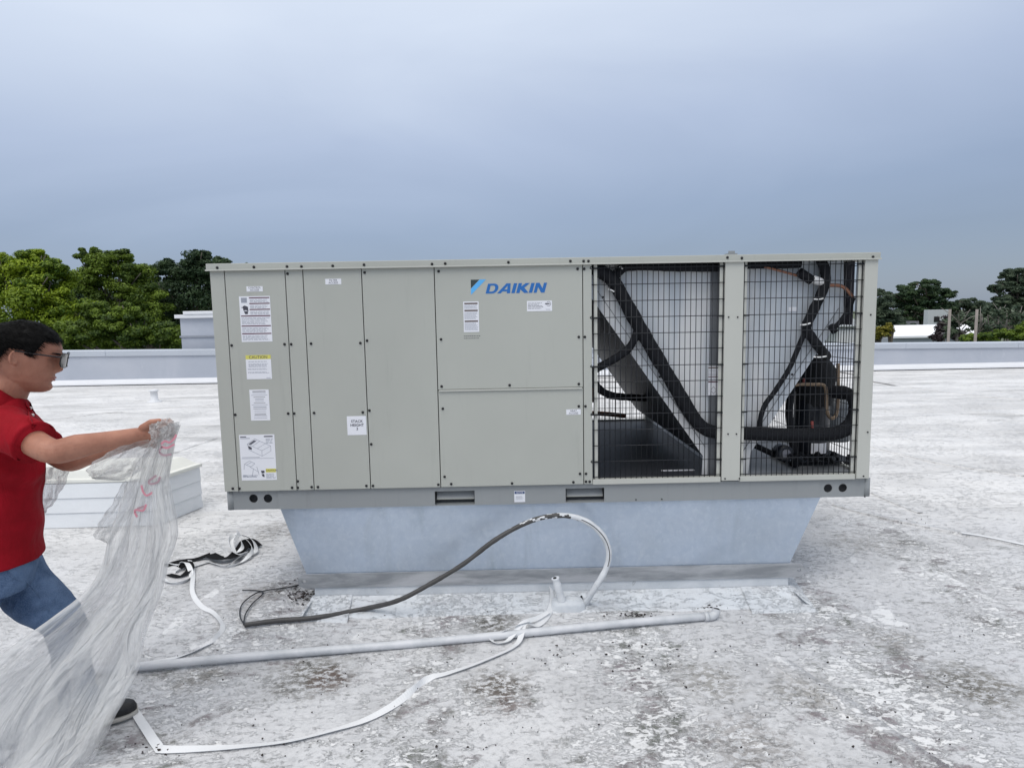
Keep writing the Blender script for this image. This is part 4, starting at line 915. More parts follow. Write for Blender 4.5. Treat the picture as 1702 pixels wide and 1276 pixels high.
# bare branched tree and shrubs near right edge
bt = thing('bare_tree', 'sparsely leaved tree with pale bare branches above the right parapet', 'tree', (P(1660, 560, 33).x, 33, GZ))
for k in range(9):
    px0 = 1590+k*14; b0_ = P(px0, 572, 33); mb = MB(); t1 = P(px0+random.uniform(-14, 14), 515+random.uniform(-6, 18), 33+random.uniform(-1, 1))
    mb.tube(smooth_path([Vector((b0_.x, 33, -4.9)), b0_, b0_.lerp(t1, .5)+Vector((random.uniform(-.2, .2), 0, 0)), t1], 5), [.08]*6+[.06, .05, .045, .04, .035, .03, .028, .025, .02, .015], 6)
    for _ in range(5):
        a2 = b0_.lerp(t1, random.uniform(.2, .8)); e2_ = a2+Vector((random.uniform(-1, 1)*.9, random.uniform(-.4, .4), random.uniform(.2, .9))); mb.tube([a2, a2.lerp(e2_, .5)+Vector((0, 0, .08)), e2_], [.03, .02, .01], 5)
    mb.build('branch', bark_l, bt)
k33 = 33/FPX
def blp(lst, Y): return [((lambda c_: (c_.x, c_.y, c_.z))(P(px, py, Y)), (rx*Y/FPX, rx*Y/FPX, ry*Y/FPX)) for px, py, rx, ry in lst]
leaves('crown', blp([(1600, 530, 26, 14), (1650, 520, 30, 12), (1690, 530, 30, 22), (1640, 545, 30, 10), (1580, 545, 14, 18)], 33), 3200, .10, lm_deep, bt, 1, 21)
def bush(label, Y, cx_, blist, n, leaf, mat, seed):
    c_ = P(cx_, 560, Y); r_ = thing('bush', label, 'bush', (c_.x, Y, GZ)); mb = MB()
    for _ in range(5): e2_ = P(cx_+random.uniform(-20, 20), 556, Y); mb.tube([(c_.x+random.uniform(-.3, .3), Y, GZ), tuple(e2_)], [.07, .03], 6)
    mb.build('stem', bark, r_); leaves('foliage', blp(blist, Y), n, leaf, mat, r_, 1, seed)
bush('rounded olive green bush over the parapet beside the second wooden post', 30, 1655, [(1640, 560, 22, 10), (1662, 556, 20, 10), (1610, 562, 16, 9)], 7000, .08, lm_mid, 31)
bush('mixed green bush at the right edge above the parapet', 31, 1690, [(1690, 555, 22, 14), (1712, 550, 24, 20)], 7000, .08, lm_mid, 32)
bush('purplish dark bush around the first wooden post', 36, 1570, [(1568, 545, 14, 14), (1578, 530, 12, 9), (1590, 556, 14, 10), (1560, 560, 12, 7)], 3500, .10, leafmat('leaves_purple', (.03, .022, .025), (.09, .07, .08)), 33)
# wooden posts
wood = plain('weathered_wood', (.26, .23, .21), .85, 0, .25, 5, .3)
for (px, yt_, yb_, lab_) in ((1579, 514, 572, 'weathered wooden post nearer the white building'), (1624, 514, 572, 'weathered wooden post standing among the bare branches')):
    a_ = P(px, yt_, 29); b_ = P(px+1, yb_, 29); wdt = 4.6*29/FPX
    mb = MB(); mb.tube([(a_.x, 29, GZ), (a_.x, 29, a_.z)], [wdt*.52, wdt*.46], 12); o = mb.build('wooden_post', wood); tag(o, lab_, 'post', 'posts beyond the right parapet')
# white far building
wb = thing('white_building', 'low white flat roofed building beyond the right parapet', 'building', (P(1520, 560, 48).x, 50, GZ))
a_ = P(1482, 537, 48); b_ = P(1562, 568, 48)
z0_w = P(1520, 558, 48).z-.16
MB().box((a_.x, 48, GZ), (b_.x+3, 49.4, z0_w)).build('wall', plain('building_grey', (.36, .38, .42)), wb)
rf = MB(); z0_ = P(1520, 558, 48).z; z1_ = P(1520, 539, 52).z
zr_ = P(1520, 540, 49.5).z; xl_ = P(1485, 540, 49.5).x
rf.add([(a_.x-.05, 47.7, z0_), (b_.x+3, 47.7, z0_), (b_.x+3, 49.5, zr_), (xl_, 49.5, zr_), (a_.x-.05, 47.7, z0_-.15), (b_.x+3, 47.7, z0_-.15), (b_.x+3, 49.5, zr_-.15), (xl_, 49.5, zr_-.15)], [(0,1,2,3),(7,6,5,4),(0,4,5,1),(1,5,6,2),(2,6,7,3),(3,7,4,0)]); rf.build('roof', plain('building_roof', (.80, .81, .83)), wb)
c_ = P(1543, 515, 57); d_ = P(1568, 540, 57)
MB().box((c_.x, 57, d_.z-2), (d_.x+.4, 57.6, c_.z)).build('stair_tower', plain('tower_grey', (.55, .58, .60)), wb, .02)
MB().box((P(1553, 527, 56.95).x, 56.95, P(1553, 535, 56.95).z), (P(1562, 527, 56.95).x, 56.99, P(1553, 526, 56.95).z)).build('window', dark_hole, wb)
MB().box((P(1512, 534, 56).x, 56.2, P(1512, 539, 56).z-.3), (P(1530, 534, 56).x, 57, P(1512, 534, 56).z)).build('roof_vent', plain('vent_grey', (.2, .2, .22)), wb)
# pale house seen through the guards
hb = thing('pale_house', 'pale house with a low gabled roof seen through the right wire guard', 'building', (P(1415, 560, 40).x, 42, GZ))
a_ = P(1392, 560, 40); b_ = P(1440, 560, 40); pk_ = P(1403, 524, 40); ev = P(1432, 542, 40)
MB().box((a_.x, 40, GZ), (b_.x, 46, ev.z)).build('wall', plain('house_white', (.66, .67, .68)), hb)
mb = MB(); e1 = P(1370, 545, 40)
mb.add([(e1.x, 39.8, ev.z), (pk_.x, 39.8, pk_.z), (b_.x+.1, 39.8, ev.z), (e1.x, 46.2, ev.z), (pk_.x, 46.2, pk_.z), (b_.x+.1, 46.2, ev.z)], [(0,2,1),(3,4,5),(0,1,4,3),(1,2,5,4),(0,3,5,2)]); mb.build('roof', plain('house_roof', (.62, .64, .66)), hb)
# far tree line so the horizon is never bare
def farwood():
    bl_ = []
    r = random.Random(4)
    for k in range(90):
        x = -170+k*4.0+r.uniform(-1, 1); bl_.append(((x, 110+r.uniform(-6, 6), -1.2+r.uniform(-.8, .8)), (3.4, 3, 2.0)))
    o = leaves('far_wood', bl_, 26000, .42, lm_deep, None, 1, 40); tag(o, 'dark mass of distant trees along the horizon', 'woodland', kind='stuff')
farwood()
#PERSON#
# ------------------------------------------------------------------ the man
AL = radians(28); FW = Vector((cos(AL), sin(AL), 0)); LF = Vector((-sin(AL), cos(AL), 0)); UPV = Vector((0, 0, 1))
def remesh(mb, name, mat, parent, vox, smooth=4, disp=None, sub=False):
    me = mb.mesh(name, mat); o = bpy.data.objects.new('tmp', me); C.objects.link(o)
    r_ = o.modifiers.new('r', 'REMESH'); r_.mode = 'VOXEL'; r_.voxel_size = vox; r_.use_smooth_shade = True
    if smooth:
        s_ = o.modifiers.new('s', 'SMOOTH'); s_.factor = .5; s_.iterations = smooth
    bpy.context.view_layer.update()
    m2 = bpy.data.meshes.new_from_object(o.evaluated_get(bpy.context.evaluated_depsgraph_get())); bpy.data.objects.remove(o)
    if disp:
        nrm = [v.normal.copy() for v in m2.vertices]
        for v, n_ in zip(m2.vertices, nrm): v.co += n_*disp(v.co)
    m2.name = name; m2.polygons.foreach_set('use_smooth', [True]*len(m2.polygons))
    return link(name, m2, parent)
def loft(mb, rings, n=28, power=2.3):
    """rings: (centre, axisA, axisB) closed solid"""
    vs = []
    for c_, a_, b_ in rings:
        for k in range(n):
            t = 2*pi*k/n; ca, sa = cos(t), sin(t)
            vs.append(Vector(c_)+a_*(abs(ca)**(2/power)*(1 if ca > 0 else -1))+b_*(abs(sa)**(2/power)*(1 if sa > 0 else -1)))
    N_ = len(rings)
    fs = [(i*n+k, i*n+(k+1) % n, (i+1)*n+(k+1) % n, (i+1)*n+k) for i in range(N_-1) for k in range(n)]
    fs += [tuple(range(n))[::-1], tuple((N_-1)*n+k for k in range(n))]
    return mb.add(vs, fs, 0, True)
def capsule(mb, pts, r, n=16):
    p = [Vector(q) for q in pts]; N_ = len(p); r = list(r)
    d0 = (p[0]-p[1]).normalized(); d1 = (p[-1]-p[-2]).normalized()
    P_ = [p[0]+d0*r[0]*.95, p[0]+d0*r[0]*.7, p[0]+d0*r[0]*.35]+p+[p[-1]+d1*r[-1]*.35, p[-1]+d1*r[-1]*.7, p[-1]+d1*r[-1]*.95]
    R_ = [r[0]*.3, r[0]*.72, r[0]*.94]+r+[r[-1]*.94, r[-1]*.72, r[-1]*.3]
    return mb.tube(P_, R_, n)
def ell(mb, c_, rx, ry, rz, ax=(Vector((1,0,0)), Vector((0,1,0)), Vector((0,0,1))), n=16):
    rings = []
    for i in range(1, 10):
        t = pi*i/10; rings.append((Vector(c_)-ax[2]*rz*cos(t), ax[0]*rx*sin(t), ax[1]*ry*sin(t)))
    return loft(mb, rings, n, 2)
def lerp_path(pts, rad, n=6):
    p = smooth_path(pts, n); m_ = len(pts); r_ = []
    for i in range(len(p)):
        t = i/n; k = min(int(t), m_-2); u_ = t-k; r_.append(rad[k]*(1-u_)+rad[k+1]*u_)
    return p, r_
def skinmat():
    m = N('skin', .5, 0, (.42, .20, .13), .3)
    c_ = m.mix(m.ramp(m.noise(14, 4, .6), .35, .7), (.33, .148, .098), (.42, .20, .135)); m.col(c_)
    m.b.inputs['Subsurface Weight'].default_value = .12; m.b.inputs['Subsurface Radius'].default_value = (.012, .005, .003); m.b.inputs['Subsurface Scale'].default_value = .6
    c2_s = m.mix(m.math('MULTIPLY', m.ramp(m.noise(60, 5, .7), .5, .68), .18), c_, (.25, .10, .07)); m.col(c2_s); m.bump(m.noise(120, 4, .7), .22, .003); return m.mat
skin = skinmat()
def cloth(name, a, b, sc, st=.35):
    m = N(name, .85, 0, a, .2); m.b.inputs['Sheen Weight'].default_value = .0
    c_ = m.mix(m.ramp(m.noise(sc, 4, .6), .35, .7), a, b); m.col(c_)
    h = m.math('ADD', m.math('MULTIPLY', m.noise(9, 4, .55, 1.0, (1, 1, .6)), 1.0), m.math('MULTIPLY', m.noise(500, 2), .03)); m.bump(h, st, .03); return m.mat
red = cloth('red_polo', (.235, .002, .008), (.30, .003, .012), 8)
m = N('denim', .85, 0, (.06, .1, .2), .15)
c_ = m.mix(m.ramp(m.noise(7, 5, .6), .35, .7), (.040, .075, .15), (.095, .15, .26)); c_ = m.mix(m.math('MULTIPLY', m.ramp(m.noise(260, 2), .4, .6), .22), c_, (.22, .29, .40)); c_ = m.mix(m.math('MULTIPLY', m.ramp(m.noise(3.5, 4, .6), .45, .65), .5), c_, (.16, .24, .37))
m.col(c_); m.bump(m.noise(11, 5, .6, 1.2), .45, .03); denim = m.mat
hairm = plain('black_hair', (.0025, .0022, .0022), .7, 0, .3, 60, .3, .12)
hd = (.02, .02, .02)
PM = thing('person', 'man in red polo shirt, jeans and dark glasses holding up the plastic sheet', 'person', tuple(G(60, 1200)))
HC = P(38, 595, 2.40); TILT = radians(13); HS = .250
hf = (FW*cos(TILT)-UPV*sin(TILT)); hu = (UPV*cos(TILT)+FW*sin(TILT)); hl_ = LF
def HL(x, y, z): return HC+(hf*x+hl_*y+hu*(z-.47))*HS
def interp(tab, z):
    if z <= tab[0][0]: return tab[0][1]
    for (a_, fa), (b_, fb) in zip(tab, tab[1:]):
        if z <= b_:
            t = (z-a_)/(b_-a_); t = t*t*(3-2*t) if False else t; return fa+(fb-fa)*t
    return tab[-1][1]
TF = [(-.02, .20), (0, .33), (.04, .405), (.09, .43), (.14, .412), (.18, .405), (.22, .425), (.26, .43), (.33, .42), (.40, .415), (.48, .42), (.55, .435), (.61, .462), (.70, .462), (.78, .43), (.86, .35), (.92, .26), (.97, .14), (1.0, .02)]
TB = [(-.02, .0), (.1, .10), (.2, .22), (.3, .34), (.4, .42), (.55, .50), (.68, .50), (.8, .44), (.9, .30), (.97, .14), (1.0, .02)]
TW = [(-.02, .08), (0, .13), (.06, .19), (.15, .265), (.25, .31), (.35, .335), (.5, .365), (.62, .385), (.74, .38), (.84, .325), (.92, .22), (.97, .12), (1.0, .015)]
def head_pt(z, ph, off=0):
    ca, sa = cos(ph), sin(ph); f_, b_, w_2 = interp(TF, z), interp(TB, z), interp(TW, z)
    x = (f_+off)*abs(ca)**.92 if ca > 0 else -(b_+off)*abs(ca)**.95
    y = (w_2+off)*abs(sa)**.86*(1 if sa > 0 else -1)
    if ca > 0 and not off:
        g_ = lambda a, c, s: math.exp(-((a-c)/s)**2)
        nose = interp([(.30, 0), (.335, .060), (.37, .105), (.41, .105), (.46, .095), (.52, .055), (.57, .02), (.62, 0)], z)
        x += nose*g_(y, 0, .055+.035*max(0, 1-abs(z-.36)/.06))
        x += .018*g_(z, .243, .016)*g_(y, 0, .12)+.020*g_(z, .205, .018)*g_(y, 0, .10)-.014*g_(z, .225, .007)*g_(y, 0, .11)
        x -= .045*g_(z, .53, .045)*(g_(y, .17, .075)+g_(y, -.17, .075)); x += .018*g_(z, .60, .025)*(g_(y, .16, .1)+g_(y, -.16, .1))
        x -= .012*g_(z, .155, .02)*g_(y, 0, .12)
    return x, y, z
BD = MB()
zs = [-.02+1.02*(i/90) for i in range(91)]; nph = 120; vs = []
for z in zs:
    for k in range(nph):
        vs.append(HL(*head_pt(z, 2*pi*k/nph)))
BD.add(vs, [(i*nph+k, i*nph+(k+1) % nph, (i+1)*nph+(k+1) % nph, (i+1)*nph+k) for i in range(90) for k in range(nph)]+[tuple(range(nph))[::-1], tuple(90*nph+k for k in range(nph))])
# ears
for s_ in (-1, 1):
    ex = (hf*.97+hl_*s_*-.25).normalized(); en = hl_*s_
    c_ = HL(-.04, s_*.37, .49)
    pts = [c_+ex*(.050*HS*1.05*cos(t)*(1.0 if cos(t) < 0 else .8))+hu*(.098*HS*sin(t)*(1 if sin(t) > 0 else .95))+en*(.018*HS+(-.02*HS*cos(t))) for t in np.linspace(radians(-60), radians(250), 18)]
    BD.tube(pts, [.0045]*18, 8)
    ell(BD, c_+en*.002, .048*HS, .086*HS, .014*HS*1.2, (ex, hu, en), 16)
    ell(BD, c_-hu*.09*HS+ex*.01*HS, .03*HS, .03*HS, .03*HS, (ex, hu, en), 12)
NB = P(4, 672, 2.38)
capsule(BD, [HL(-.08, 0, .34), HL(-.06, 0, .12), NB, NB-UPV*.06], [.060, .060, .066, .075], 24)
# body core
def tp_(px, py, Y=2.38): return P(px, py, Y)
TOR = [((2, 935), .125, .165), ((2, 900), .128, .168), ((2, 860), .130, .168), ((3, 800), .130, .172), ((4, 750), .128, .185), ((5, 712), .118, .190), ((5, 690), .100, .165), ((3, 674), .082, .12), ((4, 662), .066, .08)]
loft(BD, [(tp_(*c_), FW*(a_-.03), LF*(b_-.03)) for c_, a_, b_ in TOR], 28)
RS, RE, RW = P(8, 712, 2.24), P(88, 750, 2.16), P(228, 722, 2.30)
RH = P(258, 716, 2.33)
LS, LE, LW = P(28, 712, 2.52), P(112, 765, 2.50), P(225, 732, 2.44); LH = P(262, 726, 2.42)
for a_, b_, c_ in ((RS, RE, RW), (LS, LE, LW)):
    p_, r_ = lerp_path([a_, a_.lerp(b_, .5), b_, b_.lerp(c_, .28), b_.lerp(c_, .6), c_], [.052, .047, .0425, .0435, .034, .0255], 5); capsule(BD, p_, r_, 20)
def hand(W_, Hh, side):
    d = (Hh-W_).normalized(); up = Vector((0, 0, 1)); sd = d.cross(up).normalized()   # sd points to camera side (-Y)
    up2 = sd.cross(d)
    pc = W_+d*.048
    ell(BD, pc, .020, .036, .048, (sd, up2, d), 18)
    capsule(BD, [W_-d*.01, W_+d*.02], [.025, .024], 16)
    for k, (o_, L) in enumerate(((.028, .9), (.010, 1.0), (-.009, .95), (-.027, .78))):
        k0 = pc+d*.036+up2*o_; b1 = k0+d*.030*L+sd*.006*side; b2 = b1+(d*.3-up2*.25+sd*.95*side)*.022*L; b3 = b2+(-d*.75+sd*.5*side-up2*.1)*.018*L
        capsule(BD, [pc+up2*o_*.8, k0, b1, b2, b3], [.0105, .0102, .0092, .0084, .0072], 12)
    t0 = W_+d*.022+up2*.022+sd*.012*side; t1 = t0+d*.030+up2*.016+sd*.014*side; t2 = t1+d*.026-up2*.001+sd*.006*side; t3 = t2+d*.016-up2*.008
    capsule(BD, [t0, t1, t2, t3], [.0145, .0125, .011, .009], 12)
hand(RW, RH, 1); hand(LW, LH, 1)
# legs (core)
hipF, kneeF, ankF = P(18, 955, 2.44), P(108, 1036, 2.46), P(118, 1176, 2.38)
hipB, kneeB, ankB = P(-28, 955, 2.30), P(-85, 1080, 2.22), P(-230, 1120, 2.12)
toeF, heelF = G(230, 1182), G(112, 1216)
ankF = heelF.lerp(toeF, .22)+Vector((0, 0, .09))
for a_, b_, c_ in ((hipF, kneeF, ankF), (hipB, kneeB, ankB)):
    p_, r_ = lerp_path([a_, b_, b_.lerp(c_, .35), c_], [.085, .052, .050, .034], 6); capsule(BD, p_, r_, 18)
fd = (toeF-heelF).normalized(); capsule(BD, [ankF-UPV*.03, ankF-UPV*.055+fd*.05, ankF-UPV*.065+fd*.11], [.032, .028, .022], 14)
body = remesh(BD, 'body', skin, PM, .0034, 2)
# lips and brows
for s_ in (-1, 1):
    MB().tube([HL(head_pt(.615, s_*radians(a_))[0]+.006, head_pt(.615, s_*radians(a_))[1], .612+.012*sin(radians((a_-10)*4))) for a_ in range(12, 44, 4)], [.0018, .0026, .003, .003, .003, .0026, .002, .0014], 6).build('eyebrow', hairm, PM)
lipm = plain('lips', (.34, .12, .10), .4, 0, .05, 40)
for zz, nm in ((.243, 'lip'), (.205, 'lip')):
    MB().tube([HL(head_pt(zz, radians(a_))[0]-.004, head_pt(zz, radians(a_))[1], zz) for a_ in range(-20, 21, 4)], [.001, .002, .0026, .003, .0032, .0034, .0032, .003, .0026, .002, .001], 8).build(nm, lipm, PM)
# hair cap
def hairline(x, back):
    if x > .26: return .785
    if x > .17: return .785-(.26-x)*2.6
    if x > .05: return .545
    if x > -.13: return .62
    return max(.20, .62-(-.13-x)*2.2) if x > -.32 else .20
hv = []; hfz = []; nz = 90; nph = 160; keep = []
for i in range(nz+1):
    z = .14+.855*i/nz
    for k in range(nph):
        ph = 2*pi*k/nph; x, y, _ = head_pt(z, ph, .0)
        x0_, y0_, _z = head_pt(z, ph, .001)
        hln = hairline(x0_, 0)+.02*mn.noise(Vector((x0_*9, y0_*9, 0))); d_ = max(0, min(1, (z-hln)/.10))
        th_ = .004+.030*d_**.6+(.014*d_ if x0_ > 0 else .008*d_)+.012*d_*mn.noise(Vector((x0_*14, y0_*14, z*14)))
        nx_, ny_ = cos(ph), sin(ph); upk = max(0, (z-.6)/.4)
        hv.append(HL(x0_+nx_*th_*(1-.4*upk), y0_+ny_*th_*(1-.4*upk), z+th_*1.1*upk)); keep.append(z > hln)
MBh = MB(); fs = [(i*nph+k, i*nph+(k+1) % nph, (i+1)*nph+(k+1) % nph, (i+1)*nph+k) for i in range(nz) for k in range(nph) if keep[i*nph+k] and keep[(i+1)*nph+(k+1) % nph]]
fs.append(tuple(nz*nph+k for k in range(nph))); MBh.add(hv, fs, 0, True)
hr_ = random.Random(2)
for _ in range(9000):     # short strands combed forward and down
    i = hr_.randrange(4, nz); k = hr_.randrange(nph)
    if not keep[i*nph+k]: continue
    b_ = hv[i*nph+k]; n_ = (b_-HL(-.02, 0, .55)).normalized(); fl = (hf*.7-UPV*.45+LF*hr_.uniform(-.4, .4)); fl = (fl-n_*fl.dot(n_)*.85).normalized()
    L = hr_.uniform(.012, .030); s_ = n_.cross(fl)*.0007; t_ = b_+fl*L+n_*.0035
    MBh.add([b_-s_-n_*.002, b_+s_-n_*.002, b_+fl*L*.5+n_*.003+s_, b_+fl*L*.5+n_*.003-s_, t_], [(0, 1, 2, 3), (3, 2, 4)])
me_ = MBh.mesh('hair', hairm); link('hair', me_, PM)
# glasses
gfm = plain('glasses_frame', (.012, .010, .012), .25, 0, .1, 30, 0); lens_m = N('dark_lens', .06, 0, (.02, .018, .022), .9).mat
fr = MB(); ln = MB()
for s_ in (-1, 1):
    cy_ = s_*.185; o_ = []; 
    for t in np.linspace(0, 2*pi, 29)[:-1]:
        ca, sa = cos(t), sin(t); ex_ = abs(ca)**.55*(1 if ca > 0 else -1); ez_ = abs(sa)**.6*(1 if sa > 0 else -1)
        yy = cy_+.150*ex_; zz = .535+.105*ez_-.012*ex_*s_*-1; o_.append(HL(.545-.55*max(0, abs(yy)-.12)**1.6, yy, zz))
    fr.tube(o_+[o_[0]], .0026, 8, cap=False)
    cc_ = sum(o_, Vector())/len(o_); n_ = len(o_); ln.add(o_+[q+hf*.0015 for q in o_]+[cc_+hf*.003], [tuple(range(n_))[::-1]]+[(n_+i, n_+(i+1) % n_, 2*n_) for i in range(n_)], 0, True)
    fr.tube(smooth_path([HL(.505, s_*.335, .585), HL(.45, s_*.385, .59), HL(.2, s_*.405, .585), HL(-.04, s_*.40, .585), HL(-.10, s_*.385, .52)], 6), .0030, 8)
fr.tube(smooth_path([HL(.545, -.04, .56), HL(.56, 0, .575), HL(.545, .04, .56)], 4), .0026, 8)
gl_ = fr.build('glasses_frame', gfm, PM); ln.build('lens', lens_m, gl_)
# polo shirt
SH = MB()
loft(SH, [(tp_(c_[0], c_[1]+(2 if i == 0 else 0)), FW*a_, LF*b_) for i, (c_, a_, b_) in enumerate([((2, 924), .136, .175), ((2, 905), .131, .170)]+TOR[2:])], 36)
for a_, b_, e_x in ((RS, RE, .62), (LS, LE, .62)):
    inn = a_+LF*(.06 if a_ is RS else -.06)-UPV*.01; cu_ = a_.lerp(b_, e_x)
    p_, r_ = lerp_path([inn, a_, cu_], [.078, .078, .074], 6); SH.tube(p_, r_, 24)
def fold(co):
    q = Vector(co); arm_ = math.exp(-((q-RS).length/.22)**2)
    pull = math.exp(-((q-(RS-UPV*.12+FW*.05)).length/.2)**2)
    return .016*pull*mn.noise(Vector(((q.x+q.z)*22, q.y*6, (q.z-q.x)*5)))+.012*mn.noise(Vector((q.x*5+q.z*7, q.y*5, q.z*8-q.x*6)))+.004*mn.noise(Vector((q.x*16, q.y*16, q.z*7+3)))+.006*arm_*sin((q.z*.7+q.x)*70)*.4
shirt = remesh(SH, 'polo_shirt', red, PM, .0065, 5, fold)
# collar, cuff hem and placket
cl_ = MB(); n_ = 40; ringa, ringb, ringc = [], [], []
NC = NB+UPV*.026+FW*.006
for k in range(n_+1):
    t = radians(-158)+radians(316)*k/n_; t += pi
    dirv = FW*cos(t)+LF*sin(t); front = max(0, cos(t)); lift = -.062*front+.03*(1-front)*.6
    ringa.append(NC+dirv*.074+UPV*(.018+lift)); ringb.append(NC+dirv*.082+UPV*(.026+lift)); ringc.append(NC+dirv*(.106-.010*front)+UPV*(-.034+lift*1.15))
def strip(a_, b_): 
    return [(i, i+1, b_+i+1, b_+i) for i in range(len(a_)-1)]
m_ = n_+1; vs = ringa+ringb+ringc+[q+UPV*-.004 for q in ringc]
cl_.add(vs, [(i, i+1, m_+i+1, m_+i) for i in range(n_)]+[(m_+i, m_+i+1, 2*m_+i+1, 2*m_+i) for i in range(n_)]+[(2*m_+i, 2*m_+i+1, 3*m_+i+1, 3*m_+i) for i in range(n_)], 0, True)
cl_.build('collar', red, PM)
bt_m = plain('button_white', (.7, .65, .62), .4)
def on_shirt(px, py, lift=.002):
    o_ = Vector((0, 0, H)); d_ = ray(px, py).normalized()
    ok, loc, n_, _ = shirt.ray_cast(o_-shirt_off, d_)
    return (loc+shirt_off+n_*lift) if ok else None
shirt_off = Vector(PM.location)+Vector(shirt.location)
pts_ = [on_shirt(px, py, .0025) for px, py in ((44, 670), (46, 678), (49, 688), (52, 699), (54, 710))]
pts_ = [q for q in pts_ if q is not None]
if len(pts_) > 2: MB().ribbon(smooth_path(pts_, 4), .022, .003, 0, pi/2-.5).build('placket', red, PM)
for px, py in ((48, 679), (51, 690)):
    q = on_shirt(px, py, .006) or P(px, py, 2.3); MB().lathe((q.x, q.y-.0, q.z), [(.0055, .003), (.0055, -.003), (.003, -.004)], 12, 0, 'Y').build('button', bt_m, PM)
cuff = MB(); cu_ = RS.lerp(RE, .62); dn_ = (RE-RS).normalized(); cuff.tube([cu_-dn_*.010, cu_+dn_*.004, cu_+dn_*.0045, cu_-dn_*.004], [.0765, .0765, .070, .068], 28, cap=False); cuff.build('cuff', red, PM)
# jeans
JN = MB()
loft(JN, [(P(px, py, 2.37), FW*a_, LF*b_) for (px, py), a_, b_ in (((2, 890), .108, .145), ((2, 925), .112, .150), ((3, 950), .114, .156), ((6, 975), .095, .14))], 32)
for a_, b_, c_ in ((hipF, kneeF, ankF), (hipB, kneeB, ankB)):
    p_, r_ = lerp_path([a_+UPV*.02, a_.lerp(b_, .5), b_, b_.lerp(c_, .45), c_-UPV*.035], [.100, .096, .074, .068, .066], 7); JN.tube(p_, r_, 26)
def jf(co):
    q = Vector(co); kn = math.exp(-((q-kneeF).length/.14)**2); hp = math.exp(-((q-hipF).length/.16)**2); an = math.exp(-((q-ankF).length/.14)**2)
    return .010*mn.noise(Vector((q.x*12+q.z*9, q.y*7, q.z*12-q.x*9)))+.008*kn*mn.noise(Vector((q.x*12, q.y*6, q.z*34)))+.014*hp*mn.noise(Vector((q.x*18+q.z*14, q.y*5, q.z*18)))+.008*an*mn.noise(Vector((q.x*8, q.y*8, q.z*40)))
jeans = remesh(JN, 'jeans', denim, PM, .0065, 4, jf)
# shoes
shb = plain('shoe_black', (.012, .012, .013), .6, 0, .3, 30, .2); shs = plain('shoe_sole', (.42, .40, .36), .7, 0, .1, 30, .1)
def shoe(heel, toe, mat_b, mat_s, lift=0):
    d = (toe-heel); L = d.length; d.normalize(); sd = Vector((d.y, -d.x, 0)); up = sd.cross(d)
    if up.z < 0: up = -up
    prof = [(0, .026), (.06, .034), (.2, .036), (.4, .034), (.6, .042), (.75, .046), (.88, .040), (.96, .026), (1, .010)]
    top = [(0, .055), (.08, .085), (.22, .088), (.38, .085), (.5, .068), (.65, .052), (.8, .045), (.92, .038), (1, .022)]
    n_ = 16; sv = []; 
    for z0__, z1__, nm, mt in ((0, .020, 'sole', mat_s),):
        mb = MB(); rings = []
        for u_, w_2 in prof:
            c_ = heel+d*(u_*L)+up*.011; rings.append((c_, sd*(w_2+.003), up*.011))
        loft(mb, rings, 20, 4); sole = mb
    mb = MB(); loft(mb, [(heel+d*(u_*L*.97+.004)+up*(.014+t_/2), sd*w_2, up*(t_/2)) for (u_, w_2), (_, t_) in zip(prof, top)], 24, 2.6)
    s_ = mb.build('shoe', mat_b, PM); sole.build('sole', mat_s, s_)
    s_.data.polygons.foreach_set('use_smooth', [True]*len(s_.data.polygons))
shoe(heelF, toeF, shb, shs)
hB = ankB+Vector((-.05, -.03, -.06)); shoe(hB, hB+Vector((.17, .08, -.17)), shb, shs)

jeans_off = Vector(PM.location)+Vector(jeans.location)
def on_jeans(px, py, lift=.0015):
    o_ = Vector((0, 0, H)); ok, loc, n_, _ = jeans.ray_cast(o_-jeans_off, ray(px, py).normalized())
    return (loc+jeans_off+n_*lift) if ok else None
for path in ([(2, 935), (8, 945), (16, 955), (26, 962), (36, 966)], [(8, 928), (24, 945), (45, 968), (66, 992), (82, 1014)]):
    q_ = [on_jeans(*p_) for p_ in path]; q_ = [p_ for p_ in q_ if p_ is not None]
    if len(q_) > 2: MB().tube(smooth_path(q_, 6), .0022, 6).build('seam', denim, PM)

